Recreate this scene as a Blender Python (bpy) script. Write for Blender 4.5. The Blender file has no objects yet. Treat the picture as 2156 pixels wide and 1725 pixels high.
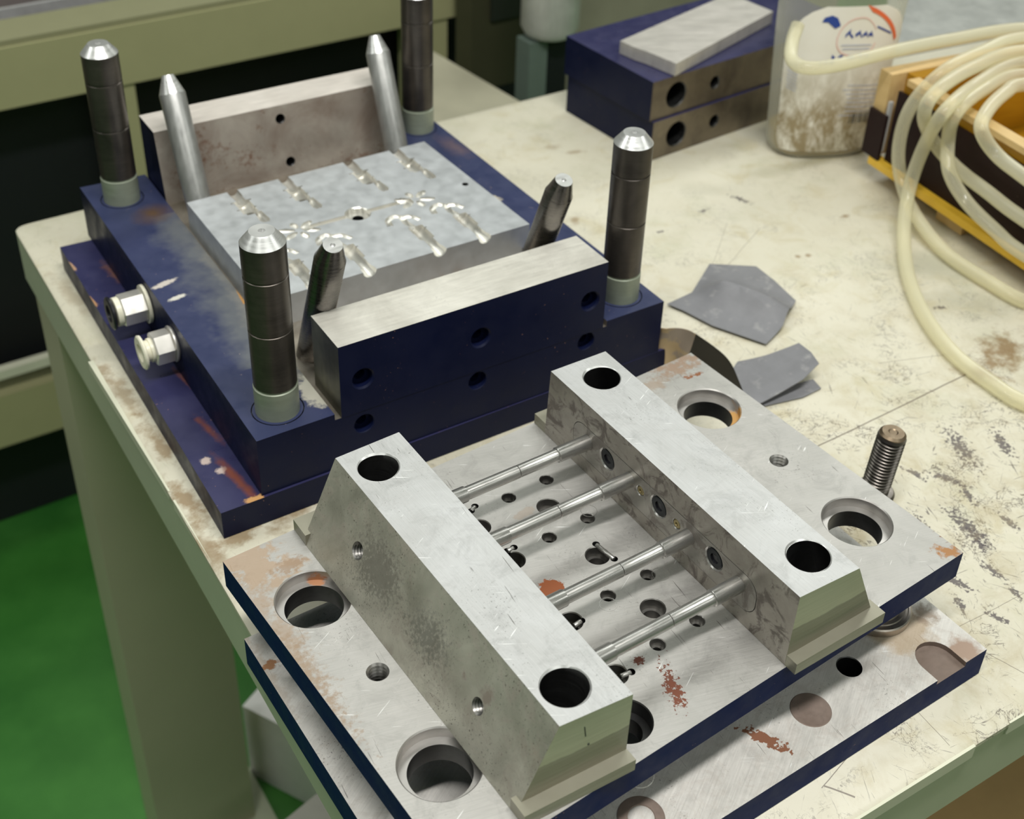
import bpy, bmesh, math, random
from mathutils import Matrix, Vector

random.seed(7)
sc = bpy.context.scene
COL = sc.collection

# ------------------------------------------------------------------ camera
W, H = 2156, 1725
F, CX, CY = 2708.0, 1110.0, 647.1                      # focal length and optical centre of the (cropped) photograph
CR = Matrix(((0.8030829, 0.3093140, -0.5092963), (-0.5946419, 0.4708096, -0.6517203), (0.0381954, 0.8262343, 0.5620302)))
CP = Vector((-0.190347, -0.515934, 0.611745))
cam = bpy.data.cameras.new('camera')
cam_o = bpy.data.objects.new('camera', cam)
COL.objects.link(cam_o)
cam.sensor_fit = 'HORIZONTAL'
cam.sensor_width = 36.0
cam.lens = F / W * 36.0
cam.shift_x = -(CX - W / 2) / W
cam.shift_y = (CY - H / 2) / W
cam.clip_start, cam.clip_end = 0.02, 50
cam_o.matrix_world = Matrix.Translation(CP) @ CR.to_4x4()
cam.dof.use_dof = True
cam.dof.focus_distance = 0.725
cam.dof.aperture_fstop = 10.5
sc.camera = cam_o

# ------------------------------------------------------------------ light
world = bpy.data.worlds.new('workshop_air')
sc.world = world
world.use_nodes = True
world.node_tree.nodes['Background'].inputs[0].default_value = (0.92, 1.0, 0.95, 1)
world.node_tree.nodes['Background'].inputs[1].default_value = 0.40


def area(name, loc, target, sx, sy, power, col=(1, 1, 1), spin=0.0):
    l = bpy.data.lights.new(name, 'AREA')
    l.shape = 'RECTANGLE'
    l.size, l.size_y = sx, sy
    l.energy = power
    l.color = col
    o = bpy.data.objects.new(name, l)
    COL.objects.link(o)
    d = Vector(target) - Vector(loc)
    o.matrix_world = Matrix.Translation(loc) @ d.to_track_quat('-Z', 'Y').to_matrix().to_4x4() @ Matrix.Rotation(spin, 4, 'Z')
    return o


area('tube_light_over_bench', (0.05, -0.42, 1.75), (0.12, -0.05, 0.0), 1.3, 0.10, 29, (1.0, 0.985, 0.95))
for lx_, ly_, pw in ((-1.9, 1.2, 24), (0.7, 1.5, 16), (3.0, 1.2, 30), (-2.4, -1.6, 15), (0.4, -2.6, 20), (3.0, -1.9, 22)):
    area('tube_light_row', (lx_, ly_, 2.25), (lx_, ly_, 0.0), 2.0, 0.7, pw, (0.98, 1.0, 0.96))

sc.view_settings.view_transform = 'Standard'
sc.view_settings.look = 'None'
sc.view_settings.exposure = 0.06
sc.view_settings.gamma = 1.0
sc.view_settings.use_curve_mapping = False
sc.cycles.use_denoising = True
sc.cycles.max_bounces = 8
sc.cycles.transparent_max_bounces = 24
sc.cycles.caustics_reflective = False
sc.cycles.caustics_refractive = False


# ------------------------------------------------------------------ measuring helpers
def ray(px, py):
    return CR @ Vector(((px - CX) / F, -(py - CY) / F, -1.0))


def at(px, py, z=0.0):
    """place on the level plane z that the photograph shows at this pixel (measured once, built as a real position)"""
    d = ray(px, py)
    return CP + d * ((z - CP.z) / d.z)


def dirang(a, b, z=0.070):
    d = at(*b, z) - at(*a, z)
    return math.atan2(d.y, d.x)


def at_y(px, py, y, sl=-0.05):
    d = ray(px, py)
    return CP + d * ((y - CP.y + sl * CP.x) / (d.y - sl * d.x))


def at_plane(px, py, p0, n):
    d = ray(px, py)
    return CP + d * ((Vector(p0) - CP).dot(n) / d.dot(n))


# ------------------------------------------------------------------ node helpers
class T:
    def __init__(s, name):
        s.m = bpy.data.materials.new(name)
        s.m.use_nodes = True
        s.t = s.m.node_tree
        s.b = s.t.nodes['Principled BSDF']
        s.pos = s.n('ShaderNodeNewGeometry').outputs['Position']

    def n(s, typ, ins=None, **props):
        nd = s.t.nodes.new(typ)
        for k, v in props.items():
            setattr(nd, k, v)
        for k, v in (ins or {}).items():
            s.put(nd.inputs[k], v)
        return nd

    def put(s, sock, v):
        if hasattr(v, 'is_output'):
            s.t.links.new(v, sock)
        else:
            if isinstance(v, tuple) and len(v) == 3 and sock.type == 'RGBA':
                v = (*v, 1)
            elif isinstance(v, (int, float)) and sock.type == 'RGBA':
                v = (v, v, v, 1)
            sock.default_value = v

    def noise(s, scale, detail=5, rough=0.6, vec=None, dist=0.0):
        nd = s.n('ShaderNodeTexNoise', {'Vector': vec or s.pos, 'Scale': scale, 'Detail': detail, 'Roughness': rough, 'Distortion': dist})
        return nd.outputs[0]

    def map(s, scale=(1, 1, 1), rot=(0, 0, 0), loc=(0, 0, 0)):
        rt = s.n('ShaderNodeVectorRotate', {'Vector': s.pos, 'Rotation': rot}, rotation_type='EULER_XYZ').outputs[0]
        return s.n('ShaderNodeMapping', {'Vector': rt, 'Scale': scale, 'Location': loc}).outputs[0]

    def ramp(s, fac, a, b, ca=(0, 0, 0), cb=(1, 1, 1)):
        nd = s.n('ShaderNodeValToRGB', {'Fac': fac})
        e = nd.color_ramp.elements
        e[0].position, e[1].position = a, b
        e[0].color, e[1].color = (*ca, 1), (*cb, 1)
        return nd.outputs[0]

    def mix(s, fac, a, b, blend='MIX'):
        nd = s.n('ShaderNodeMix', data_type='RGBA', blend_type=blend)
        s.put(nd.inputs[0], fac)
        s.put(nd.inputs[6], a)
        s.put(nd.inputs[7], b)
        return nd.outputs[2]

    def math(s, op, a, b=0.0, c=0.0, clamp=False):
        nd = s.n('ShaderNodeMath', operation=op, use_clamp=clamp)
        for i, v in enumerate((a, b, c)):
            s.put(nd.inputs[i], v)
        return nd.outputs[0]

    def spot(s, p, r, wob=0.7, scale=90, edge=0.35, sx=1.0, ang=0.0):
        """1 inside a ragged patch of radius r about p"""
        d = s.n('ShaderNodeVectorMath', {0: s.pos, 1: tuple(p)}, operation='SUBTRACT').outputs[0]
        if sx != 1.0:
            d = s.n('ShaderNodeVectorRotate', {'Vector': d, 'Angle': -ang}, rotation_type='Z_AXIS').outputs[0]
            d = s.n('ShaderNodeVectorMath', {0: d, 1: (1 / sx, 1, 1)}, operation='MULTIPLY').outputs[0]
        l = s.n('ShaderNodeVectorMath', {0: d}, operation='LENGTH').outputs['Value']
        nz = s.noise(scale, 6, 0.65)
        v = s.math('MULTIPLY_ADD', s.math('SUBTRACT', nz, 0.5), 2 * wob * r, l)
        return s.n('ShaderNodeMapRange', {0: v, 1: r, 2: r * (1 - edge), 3: 0.0, 4: 1.0}).outputs[0]

    def line(s, p, q, w, wob=0.002, scale=25):
        """1 along a thin wandering line from p to q"""
        p, q = Vector(p), Vector(q)
        d = (q - p)
        L = d.length
        d.normalize()
        nrm = Vector((-d.y, d.x, 0))
        rel = s.n('ShaderNodeVectorMath', {0: s.pos, 1: tuple(p)}, operation='SUBTRACT').outputs[0]
        a = s.n('ShaderNodeVectorMath', {0: rel, 1: tuple(nrm)}, operation='DOT_PRODUCT').outputs['Value']
        b = s.n('ShaderNodeVectorMath', {0: rel, 1: tuple(d)}, operation='DOT_PRODUCT').outputs['Value']
        a = s.math('MULTIPLY_ADD', s.math('SUBTRACT', s.noise(scale, 3), 0.5), wob, a)
        w *= .6
        m1 = s.n('ShaderNodeMapRange', {0: s.math('ABSOLUTE', a), 1: w, 2: w * 0.4, 3: 0.0, 4: 1.0}).outputs[0]
        m2 = s.math('MULTIPLY', s.math('GREATER_THAN', b, 0.0), s.math('LESS_THAN', b, L))
        return s.math('MULTIPLY', m1, m2)

    def bump(s, h, strength=0.2, dist=0.001):
        s.put(s.b.inputs['Normal'], s.n('ShaderNodeBump', {'Height': h, 'Strength': strength, 'Distance': dist}).outputs[0])

    def set(s, **k):
        for a, v in k.items():
            s.put(s.b.inputs[a.replace('_', ' ')], v)


def plain(name, col, rough=0.5, metal=0.0, var=0.12, scale=40, bump=0.0, spec=0.5):
    t = T(name)
    nz = t.noise(scale, 5)
    t.set(Base_Color=t.mix(nz, tuple(c * (1 - var) for c in col), tuple(min(1, c * (1 + var)) for c in col)), Roughness=rough, Metallic=metal)
    t.b.inputs['Specular IOR Level'].default_value = spec
    if bump:
        t.bump(t.noise(scale * 6, 4), bump, 0.0008)
    return t.m


def steel(name, base=(0.62, 0.61, 0.58), dark=(0.42, 0.41, 0.38), rough=0.42, metal=0.9, brush=(30, 700, 30), rot=(0, 0, 0),
          pits=0.35, rust=0.0, stain=0.0, staincol=(0.16, 0.13, 0.11), spots=(), blot=22, bumpk=0.12, pitlo=0.50, fine=0.0, rustcol=(0.24, 0.13, 0.07)):
    t = T(name)
    big = t.noise(blot, 7, 0.62, dist=0.6)
    col = t.ramp(big, 0.32, 0.68, dark, base)
    br = t.noise(1.0, 3, 0.55, vec=t.map(brush, rot))
    col = t.mix(0.35, col, t.ramp(br, 0.25, 0.75, (0.55, 0.55, 0.55), (1.0, 1.0, 1.0)), 'MULTIPLY')
    met = metal
    if fine:
        # smudges, hairline scratches and tiny dark nicks of handled steel
        sm0 = t.math('MULTIPLY', t.ramp(t.noise(48, 8, 0.72, dist=1.0), 0.50, 0.72), fine * 0.55)
        col = t.mix(sm0, col, tuple(x * 0.55 for x in dark))
        for q, ang_ in enumerate((0.6, 1.7, 2.7)):
            ln = t.ramp(t.noise(1.0, 2, 0.5, vec=t.map((35, 900, 35), (0, 0, ang_), (q * 5.3, 0, 0))), 0.70, 0.73)
            ln = t.math('MULTIPLY', ln, t.ramp(t.noise(40 + q * 7, 2), 0.52, 0.6))
            col = t.mix(t.math('MULTIPLY', ln, fine), col, (0.85, 0.85, 0.84) if q != 1 else (0.10, 0.09, 0.08))
    rgh = t.n('ShaderNodeMapRange', {0: br, 1: 0.2, 2: 0.8, 3: rough - 0.08, 4: rough + 0.1}).outputs[0]
    nonmetal = None
    if pits:
        pm = t.math('MULTIPLY', t.ramp(t.noise(750, 4, 0.7), 0.60, 0.66), t.ramp(t.noise(28, 4), pitlo, pitlo + .16))
        col = t.mix(t.math('MULTIPLY', pm, pits), col, (0.07, 0.06, 0.05))
    if stain:
        sm = t.math('MULTIPLY', t.ramp(t.noise(60, 8, 0.7, dist=1.2), 0.50, 0.60), stain)
        col = t.mix(sm, col, staincol)
        nonmetal = sm
    if rust:
        rm = t.ramp(t.math('MULTIPLY_ADD', t.noise(170, 6, 0.7), 0.5, t.math('MULTIPLY', t.noise(13, 4), 0.8)), 0.86 - 0.22 * rust, 0.93 - 0.18 * rust)
        col = t.mix(rm, col, rustcol)
        nonmetal = rm if nonmetal is None else t.math('MAXIMUM', nonmetal, rm)
    for sp in spots:
        p, r, c = sp[0], sp[1], sp[2]
        kw = sp[3] if len(sp) > 3 else {}
        k = kw.pop('k', 1.0) if kw else 1.0
        m = t.math('MULTIPLY', t.spot(p, r, **kw), k)
        col = t.mix(m, col, c)
        nonmetal = m if nonmetal is None else t.math('MAXIMUM', nonmetal, m)
    if nonmetal is not None:
        t.set(Metallic=t.math('MULTIPLY', t.math('SUBTRACT', 1.0, nonmetal), met), Roughness=t.mix(nonmetal, rgh, 0.75))
    else:
        t.set(Metallic=met, Roughness=rgh)
    t.set(Base_Color=col)
    t.bump(br, bumpk, 0.0003)
    return t.m


def paint(name, col, chip=(0.50, 0.27, 0.17), chips=0.5, rough=0.4, spec=0.18, spots=(), lines=()):
    t = T(name)
    nz = t.noise(30, 6)
    c = t.mix(nz, tuple(x * 0.75 for x in col), tuple(x * 1.25 for x in col))
    msk = t.math('MULTIPLY', t.ramp(t.noise(420, 3, 0.6), 0.70, 0.725), t.ramp(t.noise(35, 3), 0.50, 0.60))
    c = t.mix(t.math('MULTIPLY', msk, chips), c, chip)
    for p_, q_, w_, wob_, sc_, c_, k_ in lines:
        c = t.mix(t.math('MULTIPLY', t.line(p_, q_, w_, wob_, sc_), k_), c, c_)
    for sp in spots:
        kw = dict(sp[3]) if len(sp) > 3 else {}
        k = kw.pop('k', 1.0)
        c = t.mix(t.math('MULTIPLY', t.spot(sp[0], sp[1], **kw), k), c, sp[2])
    t.set(Base_Color=c, Roughness=t.n('ShaderNodeMapRange', {0: t.noise(60, 4), 1: 0.3, 2: 0.7, 3: rough - 0.08, 4: rough + 0.12}).outputs[0])
    t.b.inputs['Specular IOR Level'].default_value = spec
    t.bump(t.noise(160, 4), 0.12, 0.0006)
    return t.m


# ------------------------------------------------------------------ mesh helpers
def thing(name, loc, label, cat, group=None):
    o = bpy.data.objects.new(name, None)
    o.empty_display_size = 0.02
    COL.objects.link(o)
    o.location = loc
    o['label'], o['category'] = label, cat
    if group:
        o['group'] = group
    return o


def root_loc(o):
    while o.parent:
        o = o.parent
    return o.location.copy()


def obj(name, bm, mats, parent=None, smooth=True, angle=32, label=None, cat=None, group=None, recalc=True):
    if recalc:
        bmesh.ops.recalc_face_normals(bm, faces=bm.faces[:])
    if parent:
        bmesh.ops.translate(bm, verts=bm.verts[:], vec=-root_loc(parent))
    me = bpy.data.meshes.new(name)
    bm.to_mesh(me)
    bm.free()
    for m in (mats if isinstance(mats, (list, tuple)) else [mats]):
        me.materials.append(m)
    if smooth:
        me.shade_smooth()
        me.set_sharp_from_angle(angle=math.radians(angle))
    o = bpy.data.objects.new(name, me)
    COL.objects.link(o)
    if parent:
        o.parent = parent
    if label:
        o['label'] = label
    if cat:
        o['category'] = cat
    if group:
        o['group'] = group
    return o


def solo(name, bm, mats, loc, label, cat, group=None, **k):
    """a thing that is one mesh, its origin at its base"""
    bmesh.ops.translate(bm, verts=bm.verts[:], vec=-Vector(loc))
    o = obj(name, bm, mats, None, label=label, cat=cat, group=group, **k)
    o.location = loc
    return o


def prism(bm, bot, top, ms=0, mt=0, mb=None):
    """solid between two equal loops of 3-D points (counter-clockwise from above)"""
    b = [bm.verts.new(p) for p in bot]
    t = [bm.verts.new(p) for p in top]
    n = len(b)
    fs = [bm.faces.new(t)]
    fs[0].material_index = mt
    f = bm.faces.new(b[::-1])
    f.material_index = (ms[0] if isinstance(ms, (list, tuple)) else ms) if mb is None else mb
    for i in range(n):
        j = (i + 1) % n
        f = bm.faces.new((b[i], b[j], t[j], t[i]))
        f.material_index = ms[i] if isinstance(ms, (list, tuple)) else ms
    return b + t


def flat(pts, z):
    return [(p[0], p[1], z) for p in pts]


def obox(bm, o, ax, ay, lx, ly, z0, z1, ms=0, mt=0):
    ax, ay = Vector(ax), Vector(ay)
    o = Vector((o[0], o[1], 0))
    c = [o, o + ax * lx, o + ax * lx + ay * ly, o + ay * ly]
    if ax.cross(ay).z < 0:
        c = c[::-1]
    return prism(bm, flat(c, z0), flat(c, z1), ms, mt)


def bevel(bm, off=0.0006, seg=2, mat=-1, ang=25):
    es = [e for e in bm.edges if len(e.link_faces) == 2 and e.calc_face_angle(0) > math.radians(ang)]
    bmesh.ops.recalc_face_normals(bm, faces=bm.faces[:])
    bmesh.ops.bevel(bm, geom=es, offset=off, segments=seg, affect='EDGES', profile=0.5, material=mat, clamp_overlap=True)


def lathe(bm, prof, M=None, seg=40, mats=0, cap0=True, cap1=True, loop=False):
    """revolve (r, z) pairs about z, then transform by M; mats: index or one per span"""
    M = M or Matrix()
    rings = []
    for r, z in prof:
        if r <= 1e-7:
            rings.append([bm.verts.new(M @ Vector((0, 0, z)))])
        else:
            rings.append([bm.verts.new(M @ Vector((r * math.cos(2 * math.pi * k / seg), r * math.sin(2 * math.pi * k / seg), z))) for k in range(seg)])
    pairs = list(zip(rings, rings[1:]))
    if loop:
        pairs.append((rings[-1], rings[0]))
    for i, (a, b) in enumerate(pairs):
        mi = mats[min(i, len(mats) - 1)] if isinstance(mats, (list, tuple)) else mats
        for k in range(seg):
            j = (k + 1) % seg
            if len(a) == 1 and len(b) == 1:
                continue
            if len(a) == 1:
                f = bm.faces.new((a[0], b[j], b[k]))
            elif len(b) == 1:
                f = bm.faces.new((a[k], a[j], b[0]))
            else:
                f = bm.faces.new((a[k], a[j], b[j], b[k]))
            f.material_index = mi
    if not loop:
        m0 = mats[0] if isinstance(mats, (list, tuple)) else mats
        m1 = mats[-1] if isinstance(mats, (list, tuple)) else mats
        if cap0 and len(rings[0]) > 1:
            bm.faces.new(rings[0][::-1]).material_index = m0
        if cap1 and len(rings[-1]) > 1:
            bm.faces.new(rings[-1]).material_index = m1


def axis(o, d, up=(0, 0, 1)):
    """matrix whose z axis runs along d from o"""
    z = Vector(d).normalized()
    x = Vector(up).cross(z)
    if x.length < 1e-5:
        x = Vector((1, 0, 0))
    x.normalize()
    y = z.cross(x)
    m = Matrix((x, y, z)).transposed().to_4x4()
    return Matrix.Translation(Vector(o)) @ m


def hole(bm, o, d, steps, c=0.0005, mat=0, seg=40, thread=None, e=0.002):
    """cutter for a (stepped) hole: o on the surface, d points INTO the solid; steps of (radius, depth)"""
    r0 = steps[0][0]
    prof = [(0, -e), (r0 + c + e, -e), (r0, c)] if e < .005 else [(0, -e), (r0, -e), (r0, c)]
    z = c
    for i, (r, dep) in enumerate(steps):
        if i:
            prof.append((r, z))
        if thread and i == 0:
            k = int((dep - c) / thread)
            for q in range(k):
                prof.append((r + thread * 0.42, c + (q + 0.5) * thread))
                prof.append((r, c + (q + 1) * thread))
        prof.append((r, dep))
        z = dep
    prof.append((0, z))
    lathe(bm, prof, axis(o, d), seg, mat)


def cut(o, bm, mats, self_cut=False):
    """carve the cutter mesh out of o for good"""
    bmesh.ops.recalc_face_normals(bm, faces=bm.faces[:])
    P = root_loc(o) if o.parent else o.location
    bmesh.ops.translate(bm, verts=bm.verts[:], vec=-P)
    me = bpy.data.meshes.new('tmp')
    bm.to_mesh(me)
    bm.free()
    for m in mats:
        me.materials.append(m)
    c = bpy.data.objects.new('tmp', me)
    COL.objects.link(c)
    c.location = P
    bpy.context.view_layer.update()
    md = o.modifiers.new('b', 'BOOLEAN')
    md.operation, md.solver, md.object = 'DIFFERENCE', 'EXACT', c
    md.material_mode = 'TRANSFER'
    md.use_self = self_cut
    dg = bpy.context.evaluated_depsgraph_get()
    dg.update()
    new = bpy.data.meshes.new_from_object(o.evaluated_get(dg))
    o.modifiers.clear()
    old = o.data
    o.data = new
    new.name = old.name
    bpy.data.meshes.remove(old)
    bpy.data.objects.remove(c)
    bpy.data.meshes.remove(me)
    o.data.shade_smooth()
    o.data.set_sharp_from_angle(angle=math.radians(32))


def spline(pts, n=10):
    pts = [Vector(p) for p in pts]
    out = []
    for i in range(len(pts) - 1):
        p0, p1, p2, p3 = pts[max(i - 1, 0)], pts[i], pts[i + 1], pts[min(i + 2, len(pts) - 1)]
        for k in range(n):
            t = k / n
            out.append(0.5 * ((2 * p1) + (p2 - p0) * t + (2 * p0 - 5 * p1 + 4 * p2 - p3) * t * t + (3 * p1 - p0 - 3 * p2 + p3) * t ** 3))
    out.append(pts[-1])
    return out


def tube(bm, path, r, seg=14, mat=0, cap=True):
    prev = None
    N = None
    rings = []
    for i, p in enumerate(path):
        d = (path[min(i + 1, len(path) - 1)] - path[max(i - 1, 0)]).normalized()
        if N is None:
            N = d.orthogonal().normalized()
        N = (N - d * N.dot(d)).normalized()
        B = d.cross(N)
        rings.append([bm.verts.new(p + (N * math.cos(2 * math.pi * k / seg) + B * math.sin(2 * math.pi * k / seg)) * r) for k in range(seg)])
    for a, b in zip(rings, rings[1:]):
        for k in range(seg):
            j = (k + 1) % seg
            bm.faces.new((a[k], a[j], b[j], b[k])).material_index = mat
    if cap:
        bm.faces.new(rings[0][::-1])
        bm.faces.new(rings[-1])


# ------------------------------------------------------------------ materials
H2 = 0.070           # top of the slider plate
T1 = 0.0221          # top of the backing plate
ZS = 0.124           # top of the sliders
TB, TM = 0.0233, 0.0702
RUST = (0.22, 0.085, 0.035)
BROWN = (0.20, 0.12, 0.07)
TAN = (0.46, 0.34, 0.24)

M = {}
NAVY = (0.0035, 0.006, 0.028)
M['navy'] = paint('navy_paint', NAVY, chips=0.5)
M['navy_plate'] = paint('blue_paint_plate_edges', (0.007, 0.016, 0.075), chips=0.6, spec=0.06, rough=.5)
M['navy_top_lit'] = paint('navy_paint_lit_worn_top', (0.032, 0.040, 0.098), rough=0.36, spec=0.45, lines=[(at(400, 440, TM), at(590, 760, TM), 0.060, 0.06, 30, (0.135, 0.145, 0.15), 0.8), (at(400, 420, TM), at(640, 800, TM), 0.030, 0.03, 45, (0.24, 0.23, 0.20), 0.75), (at(415, 446, TM), at(515, 640, TM), 0.0022, 0.0012, 60, (0.55, 0.27, 0.07), 0.9)], chips=0.8, chip=(0.55, 0.42, 0.36), spots=[  # lighter than the navy sides: ceiling sheen painted in, plus real wear
    (at(320, 450, TM), 0.020, (0.10, 0.055, 0.02), {'k': 0.85, 'wob': 0.5, 'edge': 0.9, 'scale': 40}),
    (at(660, 820, TM), 0.011, (0.52, 0.50, 0.42), {'wob': 0.9, 'scale': 120, 'sx': 2.2, 'ang': 1.3}),
    (at(345, 598, TM), 0.0035, (0.55, 0.50, 0.45), {'wob': 0.7, 'scale': 300, 'sx': 3.5, 'ang': 0.2}),
    (at(372, 627, TM), 0.0030, (0.60, 0.58, 0.52), {'wob': 0.7, 'scale': 300, 'sx': 3.0, 'ang': 0.1}),
    (at(1040, 420, TM), 0.006, (0.55, 0.50, 0.40), {'wob': 1.0, 'scale': 120, 'sx': 2.5, 'ang': 1.5}),
    (at(960, 310, TM), 0.012, (0.14, 0.10, 0.12), {'k': .8, 'wob': 1.0, 'scale': 60, 'edge': .9, 'sx': 2.5, 'ang': 1.5}),
])
M['navy_base_lit'] = paint('navy_paint_lit_base', (0.030, 0.030, 0.088), rough=0.34, spec=0.45, chips=1.0, spots=[  # side navy lightened: sheen on upward faces put into the colour
    (at(433, 970, TB), 0.0045, (0.52, 0.42, 0.38), {'scale': 260, 'wob': 0.8}),
    (at(466, 990, TB), 0.0042, (0.52, 0.42, 0.38), {'scale': 260, 'wob': 0.8}),
    (at(500, 1010, TB), 0.0045, (0.20, 0.055, 0.03), {'k': 0.9, 'wob': 0.8, 'sx': 9, 'ang': 1.64, 'edge': 0.8}),
    (at(440, 905, TB), 0.0040, (0.19, 0.055, 0.03), {'k': 0.8, 'wob': 1.2, 'sx': 6, 'ang': 1.64, 'edge': 0.8}),
    (at(390, 800, TB), 0.0030, (0.22, 0.08, 0.05), {'k': 0.8, 'wob': 1.2, 'sx': 6, 'ang': 1.64, 'edge': 0.8}),
    (at(245, 580, TB), 0.006, (0.20, 0.09, 0.06), {'k': 0.8, 'wob': 1.2, 'sx': 5, 'ang': 1.64, 'edge': 0.8}),
    (at(150, 560, TB), 0.002, (0.45, 0.28, 0.18), {'wob': 1.2, 'sx': 7, 'ang': 1.64}),
    (at(190, 630, TB), 0.002, (0.45, 0.25, 0.13), {'wob': 1.2, 'sx': 8, 'ang': 1.64}),
    (at(535, 1052, TB), 0.004, (0.55, 0.30, 0.12), {'wob': 1.0, 'scale': 200, 'sx': 2}),
])
M['edge'] = paint('navy_paint_chipped_edge', (0.040, 0.045, 0.13), chips=0.9, rough=0.4)
t = T('chipped_edge_brown')
t.set(Base_Color=t.mix(t.ramp(t.noise(90, 5, 0.7), 0.56, 0.60), (0.030, 0.034, 0.11), (0.42, 0.24, 0.14)), Roughness=0.5)
M['edge'] = t.m

M['plate_top'] = steel('ground_steel_plate', (0.54, 0.525, 0.50), (0.43, 0.42, 0.395), 0.46, 0.5, (60, 1500, 60), (0, 0, 0.3), pits=0.7, blot=16, fine=0.85, spots=[
    (at(530, 1190, H2), 0.019, (0.37, 0.265, 0.175), {'wob': 1.7, 'scale': 110, 'edge': 0.4, 'sx': 1.6, 'ang': -1.0, 'k': .8}),
    (at(590, 1330, H2), 0.011, (0.34, 0.26, 0.19), {'wob': 2.0, 'scale': 150, 'edge': 0.6, 'sx': 4.5, 'ang': -1.57, 'k': .75}),
    (at(660, 1430, H2), 0.006, (0.30, 0.22, 0.15), {'wob': 2.6, 'scale': 260, 'edge': 0.9, 'sx': 8, 'ang': -1.57, 'k': .8}),
    (at(610, 1190, H2), 0.006, (0.30, 0.21, 0.14), {'wob': 1.6, 'scale': 300, 'edge': 0.5, 'sx': 2, 'k': .8}),
    (at(1420, 770, H2), 0.012, (0.27, 0.17, 0.105), {'wob': 2.2, 'scale': 150, 'edge': 0.6, 'sx': 1.8, 'k': .8}),
    (at(1370, 815, H2), 0.009, (0.30, 0.23, 0.17), {'wob': 1.8, 'scale': 130, 'edge': 0.6, 'sx': 2.0, 'k': .7}),
    (at(1462, 790, H2), 0.0017, RUST, {'wob': 3.2, 'scale': 200, 'sx': 5, 'ang': dirang((1440, 800), (1500, 778))}),
    (at(1163, 1240, H2), 0.0085, (0.25, 0.072, 0.022), {'wob': 1.0, 'scale': 150, 'edge': 0.1}),
    (at(1412, 1440, H2), 0.0034, (0.14, 0.045, 0.025), {'wob': 3.6, 'scale': 420, 'edge': 0.15, 'sx': 3.4, 'ang': dirang((1398, 1395), (1425, 1480))}),
    (at(1424, 1462, H2), 0.0034, (0.16, 0.05, 0.026), {'wob': 2.8, 'scale': 420, 'edge': 0.15, 'sx': 2.2, 'ang': dirang((1398, 1395), (1425, 1480))}),
    (at(1345, 1392, H2), 0.0022, (0.16, 0.05, 0.03), {'wob': 3.0, 'scale': 420, 'edge': 0.15, 'sx': 1.5}),
    (at(2010, 1163, H2), 0.006, (0.34, 0.17, 0.07), {'wob': 1.8, 'scale': 180, 'edge': 0.5, 'sx': 2.0, 'ang': -.8}),
    (at(1960, 1100, H2), 0.004, (0.24, 0.15, 0.09), {'wob': 2.6, 'scale': 240, 'edge': 0.5, 'sx': 6.0, 'ang': dirang((1880, 1040), (2010, 1150))}),
    (at(1106, 1080, H2), 0.004, (0.36, 0.30, 0.24), {'wob': 1.6, 'scale': 150, 'sx': 2, 'k': .6}),
])
M['hole'] = steel('bored_steel', (0.34, 0.33, 0.31), (0.22, 0.21, 0.20), 0.35, 0.9, (40, 40, 800), pits=0.2)
M['bore_light'] = steel('bored_counterbore_steel', (0.55, 0.53, 0.51), (0.42, 0.40, 0.38), 0.38, 0.85, (40, 40, 800), pits=0.2, spots=[
    (at(668, 1222, 0.062), 0.006, (0.42, 0.20, 0.10), {'wob': 1.0, 'scale': 260}),
    (at(1550, 880, 0.064), 0.010, (0.50, 0.28, 0.09), {'wob': 1.0, 'scale': 120, 'sx': 1.8, 'ang': -1.2})])
M['darkhole'] = steel('dark_bore_steel', (0.10, 0.10, 0.10), (0.05, 0.05, 0.05), 0.35, 0.9, (40, 40, 900), pits=0)  # dark steel on hole walls, recesses and engraved marks
M['p1_top'] = steel('backing_plate_steel', (0.78, 0.755, 0.71), (0.62, 0.60, 0.56), 0.48, 0.25, (60, 1300, 60), (0, 0, -0.5), pits=0.8, fine=0.8, stain=0.16, staincol=(0.30, 0.22, 0.17), spots=[
    (at(1610, 1555, T1), 0.0038, (0.20, 0.08, 0.04), {'wob': 2.0, 'scale': 230, 'edge': 0.1, 'sx': 3.6, 'ang': dirang((1570, 1535), (1655, 1572), T1)}),
    (at(2030, 1370, T1), 0.012, (0.36, 0.26, 0.20), {'wob': 0.8, 'scale': 120, 'edge': 0.5}),
    (at(1895, 1325, T1), 0.024, (0.38, 0.27, 0.15), {'wob': 0.5, 'scale': 120, 'edge': 0.4, 'k': .7}),
    (at(1945, 1290, T1), 0.010, (0.25, 0.19, 0.14), {'wob': 1.2, 'scale': 120, 'edge': 0.6, 'k': .8}),
    (at(560, 1420, T1), 0.006, (0.42, 0.36, 0.30), {'wob': 1.6, 'scale': 200, 'edge': 0.8, 'sx': 9, 'ang': -1.6, 'k': .8}),
    (at(570, 1400, T1), 0.003, (0.30, 0.15, 0.07), {'wob': 2, 'scale': 260, 'sx': 2}),
])
M['rustplug'] = steel('rusted_turned_disc', (0.30, 0.235, 0.20), (0.21, 0.155, 0.125), 0.6, 0.4, (300, 300, 300), pits=0.4)
M['slider_top'] = steel('slider_bright_face', (0.60, 0.605, 0.605), (0.50, 0.50, 0.49), 0.44, 0.5, (60, 1600, 60), (0, 0, 1.57), pits=0.9, blot=18, fine=0.95)
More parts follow.
